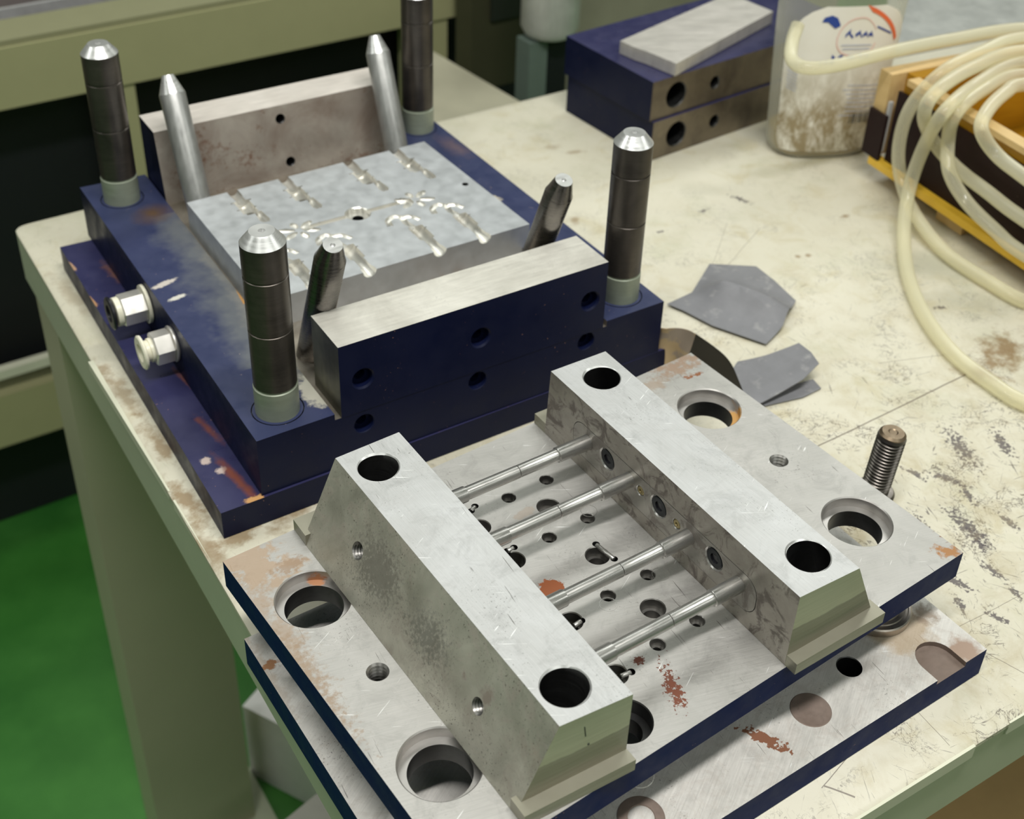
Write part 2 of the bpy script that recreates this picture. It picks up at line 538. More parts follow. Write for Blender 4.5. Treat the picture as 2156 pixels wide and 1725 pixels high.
M['slider_side'] = steel('slider_stained_face', (0.60, 0.585, 0.50), (0.40, 0.385, 0.32), 0.44, 0.55, (60, 60, 60), pits=1.0, stain=0.35, pitlo=.36, staincol=(0.20, 0.16, 0.13), blot=30, spots=[
    (at(790, 1200, .1), .021, (0.10, 0.095, 0.075), {'wob': 1.3, 'scale': 430, 'edge': .5, 'sx': 1.3, 'ang': -1.6, 'k': .75}),
    (at(880, 1340, .1), .016, (0.10, 0.10, 0.08), {'wob': 1.4, 'scale': 430, 'edge': .5, 'sx': 1.5, 'ang': -1.6, 'k': .75}),
    (at(1008, 1400, .1), .006, (0.19, 0.155, 0.125), {'wob': 1.3, 'scale': 110, 'edge': .4, 'sx': 1.6, 'k': .85}),
    (at(1055, 1460, .1), .009, (0.19, 0.155, 0.125), {'wob': 1.3, 'scale': 110, 'edge': .4, 'sx': 1.4, 'k': .85}),
    (at(1150, 1580, .1), .010, (0.24, 0.20, 0.15), {'wob': 1.3, 'scale': 90, 'edge': .6, 'k': .7})])
M['slider_inner'] = steel('slider_mottled_inner_face', (0.46, 0.43, 0.38), (0.34, 0.31, 0.27), 0.42, 0.7, (60, 60, 60), pits=0.3, stain=0.7, staincol=(0.10, 0.075, 0.065), blot=40)
M['slider_end'] = steel('slider_end_face', (0.52, 0.53, 0.42), (0.36, 0.36, 0.29), 0.42, 0.65, (20, 20, 600), pits=0.5, blot=30)
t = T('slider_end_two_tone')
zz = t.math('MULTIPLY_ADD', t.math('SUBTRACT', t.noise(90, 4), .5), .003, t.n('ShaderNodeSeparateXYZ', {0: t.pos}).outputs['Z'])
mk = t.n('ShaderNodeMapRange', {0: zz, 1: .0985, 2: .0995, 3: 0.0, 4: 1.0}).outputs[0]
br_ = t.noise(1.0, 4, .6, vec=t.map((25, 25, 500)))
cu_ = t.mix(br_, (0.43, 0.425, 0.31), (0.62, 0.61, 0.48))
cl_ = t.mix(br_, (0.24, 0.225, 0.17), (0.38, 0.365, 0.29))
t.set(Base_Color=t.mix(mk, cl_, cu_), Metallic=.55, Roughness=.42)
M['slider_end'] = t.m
M['core_plate'] = steel('core_plate_steel', (0.44, 0.42, 0.38), (0.34, 0.32, 0.29), 0.38, 0.88, (60, 60, 60), pits=0.2, stain=0.5, staincol=(0.12, 0.09, 0.075), blot=50)
M['pin_steel'] = steel('polished_core_pin', (0.52, 0.51, 0.49), (0.46, 0.45, 0.43), 0.30, 0.85, (60, 800, 800), pits=0)
M['black_oxide'] = steel('black_oxide_screw', (0.035, 0.04, 0.045), (0.02, 0.02, 0.022), 0.35, 0.8, (90, 90, 90), pits=0)
M['brass'] = steel('brassy_screw', (0.50, 0.42, 0.22), (0.25, 0.20, 0.10), 0.4, 0.9, (200, 200, 200), pits=.3)
M['guide'] = steel('dark_oiled_guide_pin', (0.115, 0.10, 0.086), (0.06, 0.053, 0.047), 0.34, 0.7, (25, 25, 900), pits=0.0, blot=26)
M['guide_tip'] = steel('turned_bright_tip', (0.84, 0.84, 0.83), (0.74, 0.74, 0.73), 0.32, 0.75, (40, 40, 900), pits=0.0)
M['guide_foot'] = steel('pin_foot_painted_reflection', (0.36, 0.40, 0.31), (0.27, 0.30, 0.23), 0.42, 0.25, (40, 40, 300), pits=0.4)  # plate's reflection painted into the foot as grey-green
M['angle_dark'] = steel('dark_angle_pin', (0.26, 0.24, 0.22), (0.12, 0.115, 0.11), 0.26, 0.95, (30, 30, 500), pits=0.0, blot=30)
M['angle_light'] = steel('bright_angle_pin', (0.47, 0.47, 0.455), (0.36, 0.36, 0.35), 0.36, 0.7, (300, 300, 40), pits=0.0, blot=20)
M['cavity'] = steel('bead_blasted_cavity_steel', (0.66, 0.68, 0.70), (0.60, 0.62, 0.64), 0.50, 0.75, (90, 90, 90), pits=0.0, blot=18, bumpk=0.04)
M['cavity_cut'] = steel('polished_cavity', (0.85, 0.83, 0.77), (0.74, 0.72, 0.66), 0.30, 0.75, (90, 90, 90), pits=0.0, bumpk=0.02)
M['block_top'] = steel('locking_block_top', (0.80, 0.775, 0.70), (0.60, 0.575, 0.51), 0.42, 0.35, (40, 400, 40), (0, 0, 0.1), pits=0.3, blot=26)
M['block_top_pale'] = steel('locking_block_pale_top', (0.80, 0.74, 0.68), (0.70, 0.64, 0.58), 0.46, 0.25, (40, 300, 40), pits=0.1, blot=18)
M['block_rust'] = steel('locking_block_rusty_face', (0.50, 0.45, 0.39), (0.28, 0.22, 0.18), 0.45, 0.4, (50, 50, 50), pits=0.2, rust=0.9, rustcol=(0.14, 0.07, 0.04), blot=20)
M['block_end'] = steel('locking_block_end', (0.22, 0.22, 0.16), (0.10, 0.10, 0.08), 0.4, 0.85, (200, 200, 20), pits=0.2, blot=40)
M['channel'] = steel('channel_floor_steel', (0.46, 0.42, 0.36), (0.28, 0.24, 0.19), 0.45, 0.8, (60, 60, 60), pits=0.3, rust=0.5, rustcol=(0.34, 0.18, 0.07), blot=40)
M['nickel'] = steel('nickel_plated_brass', (0.88, 0.85, 0.80), (0.80, 0.77, 0.72), 0.32, 0.7, (60, 60, 60), pits=0.0)
M['cream_plastic'] = plain('cream_plastic', (0.80, 0.77, 0.62), 0.35, var=0.04)
M['black_plastic'] = plain('black_plastic', (0.012, 0.012, 0.016), 0.35, var=0.1)


def table_mat():
    t = T('scratched_cream_table_paint')
    c = t.mix(t.noise(9, 6), (0.57, 0.54, 0.415), (0.69, 0.655, 0.545))
    c = t.mix(t.math('MULTIPLY', t.ramp(t.noise(16, 5, 0.7), 0.52, 0.72), 0.6), c, (0.50, 0.49, 0.35))
    # soft greyer patches, mostly near the crate
    for px, py, r, k in ((1960, 560, 0.035, .5), (2050, 640, 0.03, .5), (1990, 480, .03, .6), (1500, 400, .02, .25)):
        c = t.mix(t.math('MULTIPLY', t.spot(at(px, py), r, 1.0, 30, 0.9, 2.0, -0.6), k), c, (0.30, 0.30, 0.22))
    # fine dark scratches in several directions, dense towards the lower right
    dens = t.n('ShaderNodeMapRange', {0: t.n('ShaderNodeVectorMath', {0: t.pos, 1: tuple(at(1980, 1120))}, operation='DISTANCE').outputs['Value'], 1: 0.05, 2: 0.42, 3: 1.0, 4: 0.25}).outputs[0]
    for i, (a, sx, sy, th) in enumerate(((0.2, 34, 420, 0.66), (1.0, 30, 380, 0.67), (1.9, 38, 460, 0.66), (2.6, 28, 400, 0.67), (0.7, 60, 260, 0.68), (1.4, 50, 600, 0.65), (2.2, 56, 560, 0.66))):
        nz = t.noise(1.0, 4, 0.6, vec=t.map((sx, sy, 10), (0, 0, a), (i * 3.1, i * 7.7, 0)), dist=0.8)
        m = t.math('MULTIPLY', t.ramp(nz, th, th + 0.025), dens)
        m = t.math('MULTIPLY', m, t.ramp(t.noise(11 + i, 3), 0.43, 0.55))
        c = t.mix(t.math('MULTIPLY', m, 0.8), c, (0.10, 0.085, 0.085))
    # crackled dark lines in patches
    for sc_, wd, lo_ in ((34, .010, .50), (75, .016, .52)):
        ck = t.math('ABSOLUTE', t.math('SUBTRACT', t.noise(sc_, 5, 0.62, dist=1.2), 0.5))
        ck = t.n('ShaderNodeMapRange', {0: ck, 1: wd, 2: wd * .4, 3: 0.0, 4: 1.0}).outputs[0]
        ck = t.math('MULTIPLY', ck, t.ramp(t.noise(19, 4, .6), lo_, lo_ + .08))
        c = t.mix(t.math('MULTIPLY', ck, t.math('MULTIPLY', dens, .9)), c, (0.10, 0.08, 0.07))
    # yellowed patches of old oil
    c = t.mix(t.math('MULTIPLY', t.ramp(t.noise(24, 6, .65, dist=.8), .54, .70), .45), c, (0.47, 0.40, 0.22))
    # branching dark chips
    m = t.math('MULTIPLY', t.ramp(t.noise(95, 7, 0.78, dist=1.8), 0.645, 0.67), t.ramp(t.noise(15, 3), 0.47, 0.60))
    c = t.mix(t.math('MULTIPLY', m, t.math('MULTIPLY', dens, 0.85)), c, (0.11, 0.085, 0.10))
    for a, b in (((1995, 905), (2055, 985)), ((1955, 995), (2035, 1022)), ((1998, 1075), (2080, 1150)), ((1985, 1213), (2050, 1243)), ((2062, 1182), (2115, 1218)), ((2075, 1288), (2125, 1312)), ((1925, 1085), (1968, 1150)),
                 ((2008, 1252), (2032, 1292)), ((2052, 1128), (2078, 1168)), ((1900, 985), (1950, 1010)), ((2090, 905), (2130, 960)), ((2020, 1020), (2050, 1060)), ((2100, 1080), (2150, 1120)), ((1540, 412), (1580, 428)), ((1470, 448), (1492, 440)),
                 ((1965, 650), (1995, 646)), ((1535, 1405), (1562, 1420)), ((1380, 490), (1400, 486)), ((2120, 1230), (2150, 1262)), ((1310, 1530), (1340, 1545))):
        pa, pb = at(*a), at(*b)
        L_ = (pb - pa).length
        c = t.mix(t.math('MULTIPLY', t.spot((pa + pb) / 2, L_ / 7, 3.6, 330, 0.25, 3.2, math.atan2((pb - pa).y, (pb - pa).x)), .85), c, (0.075, 0.06, 0.07))
    gr_ = t.math('MULTIPLY', t.ramp(t.noise(30, 7, .7, dist=.5), .48, .68), dens)
    c = t.mix(t.math('MULTIPLY', gr_, .5), c, (0.40, 0.33, 0.19))
    # brown oil stains
    for px, py, r, k, s, a in ((2110, 740, 0.022, 0.85, 1.6, 0.3), (2060, 790, .012, .7, 2, -.6), (250, 820, 0.010, 0.6, 5, 1.64), (330, 930, 0.009, 0.75, 4, 1.64), (400, 1060, 0.009, 0.8, 4, 1.64), (500, 1130, .010, .75, 3, .2), (600, 1090, .012, .7, 2, .2),
                               (1780, 455, 0.004, 0.7, 1.6, 0), (1680, 540, 0.004, 0.7, 1, 0), (1700, 538, 0.004, 0.7, 1, 0), (1215, 320, 0.006, 0.5, 2, -.5), (1160, 310, 0.007, 0.35, 2, -.5), (1210, 465, .006, .6, 1.4, 1), (150, 620, .008, .35, 6, 1.64), (450, 1170, .01, .6, 3, 1.6)):
        c = t.mix(t.math('MULTIPLY', t.spot(at(px, py), r, 1.5, 70, 0.7, s, a), k), c, (0.24, 0.15, 0.06))
    for a, b, w in (((1722, 940), (1905, 852), .0013), ((1905, 852), (2035, 788), .0014), ((1850, 765), (2000, 746), .0005), ((1880, 1270), (2160, 1420), .0005), ((1980, 1340), (2156, 1250), .0004),
                    ((1735, 1655), (1800, 1680), .0013), ((1790, 1590), (1730, 1660), .0006), ((1925, 1490), (2000, 1570), .0004), ((1380, 880), (1530, 800), .0004), ((1480, 620), (1600, 480), .0004), ((1500, 560), (1530, 470), .0003)):
        c = t.mix(t.math('MULTIPLY', t.line(at(*a), at(*b), w), 0.85), c, (0.12, 0.09, 0.07))
    t.set(Base_Color=c, Roughness=t.n('ShaderNodeMapRange', {0: t.noise(20, 4), 3: 0.3, 4: 0.55}).outputs[0])
    t.bump(t.noise(60, 6, 0.7), 0.15, 0.001)
    return t.m


M['table_top'] = table_mat()
M['table_frame'] = plain('grey_green_frame_paint', (0.50, 0.53, 0.39), 0.45, var=0.10, scale=18)
M['leg_paint'] = plain('beige_leg_paint', (0.46, 0.44, 0.31), 0.45, var=0.08, scale=10)
M['table_lip'] = plain('pale_lip_paint', (0.66, 0.66, 0.52), 0.4, var=0.08, scale=30)
M['bench_paint'] = plain('olive_cream_bench_paint', (0.38, 0.37, 0.20), 0.5, var=0.08, scale=14)
M['bench_lip'] = plain('olive_ledge', (0.27, 0.265, 0.155), 0.45, var=0.06)
M['black'] = plain('black_panel', (0.006, 0.007, 0.009), 0.5, var=0.3, scale=5)
t = T('green_epoxy_floor')
t.set(Base_Color=t.mix(t.ramp(t.noise(2.6, 5, 0.6), 0.35, 0.7), (0.012, 0.105, 0.010), (0.070, 0.26, 0.045)), Roughness=t.n('ShaderNodeMapRange', {0: t.noise(4, 5), 3: 0.25, 4: 0.5}).outputs[0])
M['floor'] = t.m

# ------------------------------------------------------------------ floor
FZ = -0.875
bm = bmesh.new()
obox(bm, (-3.5, -3.5), (1, 0, 0), (0, 1, 0), 8, 8, FZ - 0.05, FZ)
fl = obj('floor', bm, M['floor'])
fl['kind'] = 'structure'
fl['label'] = 'glossy green painted workshop floor'
M['wall'] = plain('workshop_wall_paint', (0.34, 0.345, 0.31), 0.7, var=0.05, scale=2)
M['ceil'] = plain('ceiling_paint', (0.60, 0.60, 0.58), 0.8, var=0.05, scale=2)
for nm, o_, lx, ly, z0, z1 in (('ceiling', (-3.5, -3.5), 8, 8, 2.32, 2.37), ('wall_left', (-3.55, -3.5), .05, 8, FZ, 2.32), ('wall_right', (4.5, -3.5), .05, 8, FZ, 2.32), ('wall_front', (-3.5, -3.55), 8, .05, FZ, 2.32), ('wall_back', (-3.5, 4.5), 8, .05, FZ, 2.32)):
    bm = bmesh.new()
    obox(bm, o_, (1, 0, 0), (0, 1, 0), lx, ly, z0, z1)
    w_ = obj(nm, bm, M['ceil' if nm == 'ceiling' else 'wall'])
    w_['kind'] = 'structure'

# ------------------------------------------------------------------ workbench
TA = -0.066
EX, EY = Vector((math.cos(-0.062), math.sin(-0.062), 0)), Vector((-math.sin(TA), math.cos(TA), 0))
BL, FL_ = Vector((0.0515, 0.5545, 0)), Vector((-0.0078, -0.2825, 0))
FR_, BR_ = Vector((1.70, -0.408, 0)), Vector((1.76, 0.462, 0))
bench = thing('workbench', (0.8, 0.1, FZ), 'long workbench with scratched cream top and grey-green frame, both mold halves lie on it', 'table')


def corner_loop(pts, r, z, n=5):
    out = []
    k = len(pts)
    for i in range(k):
        p, a, b = pts[i], pts[i - 1], pts[(i + 1) % k]
        p = Vector((p.x, p.y, 0))
        d1, d2 = (Vector((a.x, a.y, 0)) - p).normalized(), (Vector((b.x, b.y, 0)) - p).normalized()
        s, e = p + d1 * r, p + d2 * r
        for q in range(n + 1):
            u = q / n
            v = (1 - u) ** 2 * s + 2 * u * (1 - u) * p + u * u * e
            out.append((v.x, v.y, z))
    return out


def inset(pts, d):
    """move each corner of a quad inwards by d"""
    c = sum(pts, Vector()) / len(pts)
    out = []
    k = len(pts)
    for i in range(k):
        p, a, b = pts[i], pts[i - 1], pts[(i + 1) % k]
        out.append(p + ((a - p).normalized() + (b - p).normalized()) * d)
    return out


quad = [FL_, FR_, BR_, BL]
bm = bmesh.new()
lo = corner_loop(quad, 0.012, -0.0045)
mid = corner_loop(quad, 0.012, -0.0015)
top = corner_loop(inset(quad, 0.0022), 0.011, 0.0)
nv = len(lo)
rings = [[bm.verts.new(p) for p in L] for L in (lo, mid, top)]
for a, b in zip(rings, rings[1:]):
    for i in range(nv):
        bm.faces.new((a[i], a[(i + 1) % nv], b[(i + 1) % nv], b[i]))
bm.faces.new(rings[2])
bm.faces.new(rings[0][::-1])
obj('table_top', bm, M['table_top'], bench, angle=50)


def rail(name, p, q, thick, z0, z1, mat, parent, inw):
    bm = bmesh.new()
    d = (q - p).normalized()
    obox(bm, p, d, inw, (q - p).length, thick, z0, z1)
    bevel(bm, 0.002, 2)
    return obj(name, bm, mat, parent)


ins = inset(quad, 0.0012)
rail('side_rail', ins[3], ins[0], 0.03, -0.056, -0.0045, M['table_frame'], bench, EX)
rail('front_rail', ins[0] + EX * 0.0305, ins[1] - EX * 0.0305, 0.03, -0.056, -0.0045, M['table_frame'], bench, EY)
rail('back_rail', ins[3] + EX * 0.0305, ins[2] - EX * 0.0305, 0.03, -0.056, -0.0045, M['table_frame'], bench, -EY)
# welded pale lip strips along the edges of the top
for a, b in (((193, 770), (362, 1043)), ((372, 1062), (545, 1336))):
    p, q = at(*a, -0.005), at(*b, -0.005)
    d = (q - p).normalized()
    n = Vector((-d.y, d.x, 0))
    if n.x > 0:
        n = -n
    bm = bmesh.new()
    obox(bm, p - n * 0.003, d, n, (q - p).length, 0.0052, -0.0085, -0.0005)
    bevel(bm, 0.0012, 2)
    obj('edge_lip', bm, M['table_lip'], bench)
for a, b in (((1560, 1880), (2046, 1576)), ((2118, 1528), (2400, 1360))):
    p, q = at(*a, -0.005), at(*b, -0.005)
    d = (q - p).normalized()
    n = Vector((d.y, -d.x, 0))
    if n.y > 0:
        n = -n
    bm = bmesh.new()
    obox(bm, p - n * 0.004, d, n, (q - p).length, 0.006, -0.011, -0.0008)
    bevel(bm, 0.0015, 2)
    obj('edge_lip', bm, M['table_lip'], bench)
for o_, lx, ly in ((Vector((0.0485, 0.462, 0)), 0.118, 0.07), (Vector((0.012, -0.262, 0)), 0.1, 0.07), (Vector((1.60, -0.38, 0)), 0.09, 0.07), (Vector((1.64, 0.38, 0)), 0.09, 0.07)):
    if o_.y < -0.2 and o_.x < 0.1:
        o_ = Vector((1.10, -0.34, 0))          # the front leg stands well to the right, out of the picture
    bm = bmesh.new()
    obox(bm, o_, EX, EY, lx, ly, FZ + 0.014, -0.056)
    bevel(bm, 0.004, 2)
    lg = obj('leg', bm, M['leg_paint'], bench)
    bm = bmesh.new()
    obox(bm, o_ + EX * 0.002 - EY * 0.02, EX, EY, lx + 0.02, ly + 0.03, FZ + 0.0005, FZ + 0.014)
    bevel(bm, 0.002, 1)
    obj('foot_plate', bm, M['table_frame'], lg)

# ------------------------------------------------------------------ blue mold half at the back
bx, by, ba = 0.06179, 0.45793, -0.07119


def B(u, v, z):
    c, s = math.cos(ba), math.sin(ba)
    return Vector((bx + c * u + s * v, by + s * u - c * v, z))


BU, BV = (B(1, 0, 0) - B(0, 0, 0)).normalized(), (B(0, 1, 0) - B(0, 0, 0)).normalized()
UPV = Vector((0, 0, 1))
DB = 0.373
mold = thing('mold_base', B(0.19, 0.187, 0), 'navy blue injection mold half with standing guide pins and grey cavity block', 'mold')
p_bl, p_fl, p_fr, p_br = Vector((.0908, .4647, 0)), Vector((.0637, .0845, 0)), Vector((.3921, .0611, 0)), Vector((.4135, .4204, 0))
# base plate
bm = bmesh.new()
bp = [at(465, 1081, TB), p_fr + BU * 0.022, p_br + BU * 0.022 - BV * 0.0, at(126, 520, TB)]
prism(bm, flat(bp, 0.0006), flat(bp, TB - 0.0002), 0, 1)
bevel(bm, 0.0011, 2, 2)
obj('base_plate', bm, [M['navy'], M['navy_base_lit'], M['edge']], mold)
# main plate with the slide channel
bm = bmesh.new()
prism(bm, flat([p_fl, p_fr, p_br, p_bl], TB), flat([p_fl, p_fr, p_br, p_bl], TM), 0, 1)
bevel(bm, 0.0009, 2, 2)
main = obj('main_plate', bm, [M['navy'], M['navy_top_lit'], M['edge'], M['channel'], M['darkhole']], mold)
CZ = 0.0655
cb = bmesh.new()
prism(cb, [B(.0835, -.03, CZ), B(.0835, .41, CZ), B(.3045, .41, CZ), B(.3045, -.03, CZ)], [B(.0835, -.03, .09), B(.0835, .41, .09), B(.3045, .41, .09), B(.3045, -.03, .09)], 0, 0)
GUIDES = [(.0536, .0258), (.0536, .348), (.3333, .348), (.3333, .0262)]
cut(main, cb, [M['channel']])
cb = bmesh.new()
for u, v in GUIDES:
    o = B(u, v, TM)
    lathe(cb, [(.0168, .002), (.0176, .002), (.0176, -.003), (.0168, -.003)], Matrix.Translation(o), 48, 1, loop=True)
cut(main, cb, [M['channel'], M['darkhole']])
cb = bmesh.new()
for u, z in ((.1047, .054), (.1936, .0566), (.2866, .058)):
    hole(cb, B(u, DB, z) + BV * 0.0, -BV, [(.0072, .006), (.004, .012)], 0.0012, 2)
hole(cb, B(0, .205, .050) + BU * 0.0105, BU, [(.003, .03)], 0.0006, 1, 20)
cut(main, cb, [M['channel'], M['darkhole'], M['navy']])
# cavity block with engraved cavities
CZT = 0.0908
cq = [at(393, 427, CZT), at(562, 634, CZT), at(1115, 472, CZT), at(893, 298, CZT)]
bm = bmesh.new()
prism(bm, flat(cq, CZ), flat(cq, CZT), 0, 0)
bevel(bm, 0.0005, 1)
cav = obj('cavity_block', bm, [M['cavity'], M['cavity_cut'], M['darkhole']], mold)


def groove(bm, u, prof, z=CZT, mat=1):
    """half-round groove along v: prof of (v, radius)"""
    lathe(bm, [(0, prof[0][0])] + [(r, v) for v, r in prof] + [(0, prof[-1][0])], Matrix.Translation(B(u, 0, z)) @ Matrix((BU, UPV, BV)).transposed().to_4x4(), 24, mat)


def slit(bm, u0, u1, v0, v1, dep, z=CZT, mat=1):
    prism(bm, [B(u0, v1, z - dep), B(u1, v1, z - dep), B(u1, v0, z - dep), B(u0, v0, z - dep)], [B(u0, v1, z + .002), B(u1, v1, z + .002), B(u1, v0, z + .002), B(u0, v0, z + .002)], mat, mat)


def carve(fn):
    k = bmesh.new()
    fn(k)
    cut(cav, k, [M['cavity'], M['cavity_cut'], M['darkhole']], False)


backs = [.1255, .1705, .2305, .2750]
fronts = [.1240, .1690, .2290, .2690]
for u in backs:
    carve(lambda k: groove(k, u, [(.080, .0046), (.104, .0046), (.1045, .0040), (.111, .0040), (.1115, .0063), (.133, .0063)]))
    carve(lambda k: slit(k, u - .009, u + .0085, .1115, .1130, .0035))
    carve(lambda k: slit(k, u - .009, u + .0075, .1245, .1258, .0030))
    carve(lambda k: slit(k, u - .0042, u + .0050, .133, .1355, .0045))
    carve(lambda k: groove(k, u + .0052, [(.1335, .0028), (.148, .0042), (.152, .0025)]))
for u in fronts:
    carve(lambda k: groove(k, u, [(.270, .0056), (.2515, .0056), (.247, .0042), (.236, .0042), (.2345, .0063), (.214, .0063)]))
    carve(lambda k: slit(k, u - .0065, u + .008, .2185, .2196, .0025))
    # curved runner leading into the part
    pts = [B(u - .0015, .2145, CZT), B(u - .0035, .206, CZT), B(u - .003, .1965, CZT), B(u - .008, .1925, CZT), B(u - .0145, .1965, CZT), B(u - .0165, .2045, CZT)]
    carve(lambda k: tube(k, spline(pts, 5), .0027, 10, 1))
    pts2 = [B(u - .003, .1968, CZT), B(u + .004, .1985, CZT), B(u + .0085, .2065, CZT)]
    carve(lambda k: tube(k, spline(pts2, 5), .0026, 10, 1))
# runner, sprue well and the star shaped gates
carve(lambda k: slit(k, .150, .247, .1722, .1774, .0026))
carve(lambda k: hole(k, B(.1985, .1748, CZT), (0, 0, -1), [(.0098, .0045), (.0045, .015)], .0008, [1, 1, 1, 1, 2, 2], 32))
for u0 in (.1475, .2495):
    for a, l in ((0.4, .016), (1.45, .013), (2.6, .016), (3.55, .016), (4.6, .012), (5.7, .016)):
        c0 = B(u0 + math.cos(a) * .003, .176 + math.sin(a) * .003, CZT)
        c1 = B(u0 + math.cos(a) * l, .176 + math.sin(a) * l, CZT)
        carve(lambda k: lathe(k, [(0, 0), (.0018, .001), (.0032, (c1 - c0).length * .6), (.0018, (c1 - c0).length), (0, (c1 - c0).length + .001)], axis(c0, c1 - c0), 10, 1))
carve(lambda k: hole(k, B(.2985, .1735, CZT), (0, 0, -1), [(.0026, .012)], .0002, 2, 24))

# locking blocks
bm = bmesh.new()
b4 = [B(.0882, .3314, 0), B(.0882, .3727, 0), B(.301, .3727, 0), B(.301, .3314, 0)]
b4b = [B(.0882, .3314, 0), B(.0882, .3727, 0), B(.301, .3727, 0), B(.301, .3314, 0)]
prism(bm, flat(b4b, CZ), flat(b4, .1233), [3, 0, 0, 3], 1)
bevel(bm, 0.0007, 2, 1)
fb = obj('locking_block', bm, [M['navy'], M['block_top'], M['edge'], M['block_end']], mold, label='front locking block with bare ground top')
cb = bmesh.new()
for u, z in ((.105, .0922), (.1952, .0936), (.2872, .0938)):
    hole(cb, B(u, .3727, z), -BV, [(.0072, .006), (.004, .012)], 0.0012, 0)
cut(fb, cb, [M['navy']])
bm = bmesh.new()
ZB = .1275
tp = [B(.0845, -.0015, ZB), B(.0845, .0345, ZB), B(.300, .0345, ZB), B(.300, -.0015, ZB)]
bt = [B(.0845, -.0015, CZ), B(.0845, .0455, CZ), B(.300, .0455, CZ), B(.300, -.0015, CZ)]
prism(bm, bt, tp, [0, 2, 0, 0], 1)
bevel(bm, 0.0007, 2)
rb = obj('locking_block', bm, [M['navy'], M['block_top_pale'], M['block_rust'], M['darkhole']], mold, label='rear locking block with rust-stained inner face')
cb = bmesh.new()
nrm = (tp[1] - bt[1]).cross(BU).normalized()
if nrm.dot(BV) < 0:
    nrm = -nrm
for px, py in ((590, 250), (612, 340)):
    hole(cb, at_plane(px, py, tp[1], nrm), -nrm, [(.0036, .02)], .0008, 0, 24)
cut(rb, cb, [M['darkhole']])

# guide pins
for i, (u, v) in enumerate(GUIDES):
    o = B(u, v, TM)
    R = .0143
    bm = bmesh.new()
    lathe(bm, [(R, .0235), (R, .0662), (R - .0006, .0666), (R - .0006, .0674), (R, .0678), (R, .1060), (R - .0006, .1064), (R - .0006, .1074), (R, .1078), (R, .1300)], Matrix.Translation(o), 56)
    shaft = obj('guide_pin', bm, M['guide'], mold)
    bm = bmesh.new()
    lathe(bm, [(R, .1300), (R - .0003, .1304), (.0080, .1376), (.0023, .1376), (.0016, .1352), (0, .1350)], Matrix.Translation(o), 56)
    obj('pin_tip', bm, M['guide_tip'], shaft, label='bright turned tip')
    bm = bmesh.new()
    lathe(bm, [(R + .0004, -.004), (R + .0004, .0215), (R - .0005, .0220), (R - .0005, .0230), (R, .0235)], Matrix.Translation(o), 56)
    obj('pin_foot', bm, M['guide_foot'], shaft, label='foot of the pin with plate reflection painted grey-green')
# angle pins leaning outwards
for (u, v0, v1, z1, mt) in ((.101, .2985, .3445, .1815, 'angle_dark'), (.286, .2915, .3325, .1745, 'angle_dark'), (.101, .0835, .0385, .1765, 'angle_light'), (.286, .0785, .0365, .1745, 'angle_light')):
    a, b = B(u, v0, TM), B(u, v1, z1)
    L = (b - a).length
    R = .0105
    Mx = axis(a, b - a)
    bm = bmesh.new()
    lathe(bm, [(R, -.012), (R, L - .0150), (R - .0003, L - .0145)], Mx, 48)
    ap = obj('angle_pin', bm, M[mt], mold)
    bm = bmesh.new()
    lathe(bm, [(R - .0003, L - .0145), ((.0064, L) if mt == 'angle_dark' else (.0046, L)), (.0017, L), (.0010, L - .002), (0, L - .0025)], Mx, 48, [0, 1, 1, 1, 1])
    obj('pin_tip', bm, [M[mt] if mt == 'angle_dark' else M['guide_tip'], M['guide_tip']], ap)

# air fittings on the left side
for (px, py, kind) in ((352, 727, 0), (288, 645, 1)):
    zc = .0485
    base = at(px, py, zc)
    # on the plate's left face
    fn = Vector(((p_bl - p_fl).y, -(p_bl - p_fl).x, 0)).normalized()
    if fn.dot(BU) > 0:
        fn = -fn
    base = base - fn * (base - Vector((p_fl.x, p_fl.y, zc))).dot(fn)
    Mx = axis(base, fn) @ Matrix.Scale(1.14, 4)
    bm = bmesh.new()
    prof = [(.0105, -.001), (.0122, .0012), (.0122, .0022)] if kind == 0 else [(.0105, -.001), (.0135, .0006), (.0135, .0026)]
    lathe(bm, prof, Mx, 32)
    fit = obj('air_fitting', bm, M['cream_plastic'] if kind else M['nickel'], mold)
    hl = .0125 if kind == 0 else .0165
    bm = bmesh.new()
    Mh = Mx @ Matrix.Rotation(math.radians(12), 4, 'Z')
    lathe(bm, [(.0104, .0022), (.0112, .0032), (.0112, .0022 + hl - .001), (.0102, .0022 + hl)], Mh, 6)
    obj('hex_body', bm, M['nickel'], fit, smooth=False)
    z0 = .0022 + hl
    bm = bmesh.new()
    if kind == 0:
        lathe(bm, [(.0080, z0), (.0080, z0 + .002), (.0070, z0 + .0022), (.0070, z0 + .0045)], Mx, 32)
    else:
        lathe(bm, [(.0100, z0), (.0100, z0 + .0035), (.0085, z0 + .004)], Mx, 32)
    obj('neck', bm, M['cream_plastic'], fit)
    z0 += .0045 if kind == 0 else .004
    bm = bmesh.new()
    lathe(bm, [(.0070, z0), (.0112, z0 + .0012), (.0115, z0 + .0026), (.0105, z0 + .0034), (.0062, z0 + .0034), (.0058, z0 - .004), (0, z0 - .004)], Mx, 32)
    obj('release_ring', bm, M['cream_plastic'] if kind == 0 else M['black_plastic'], fit)

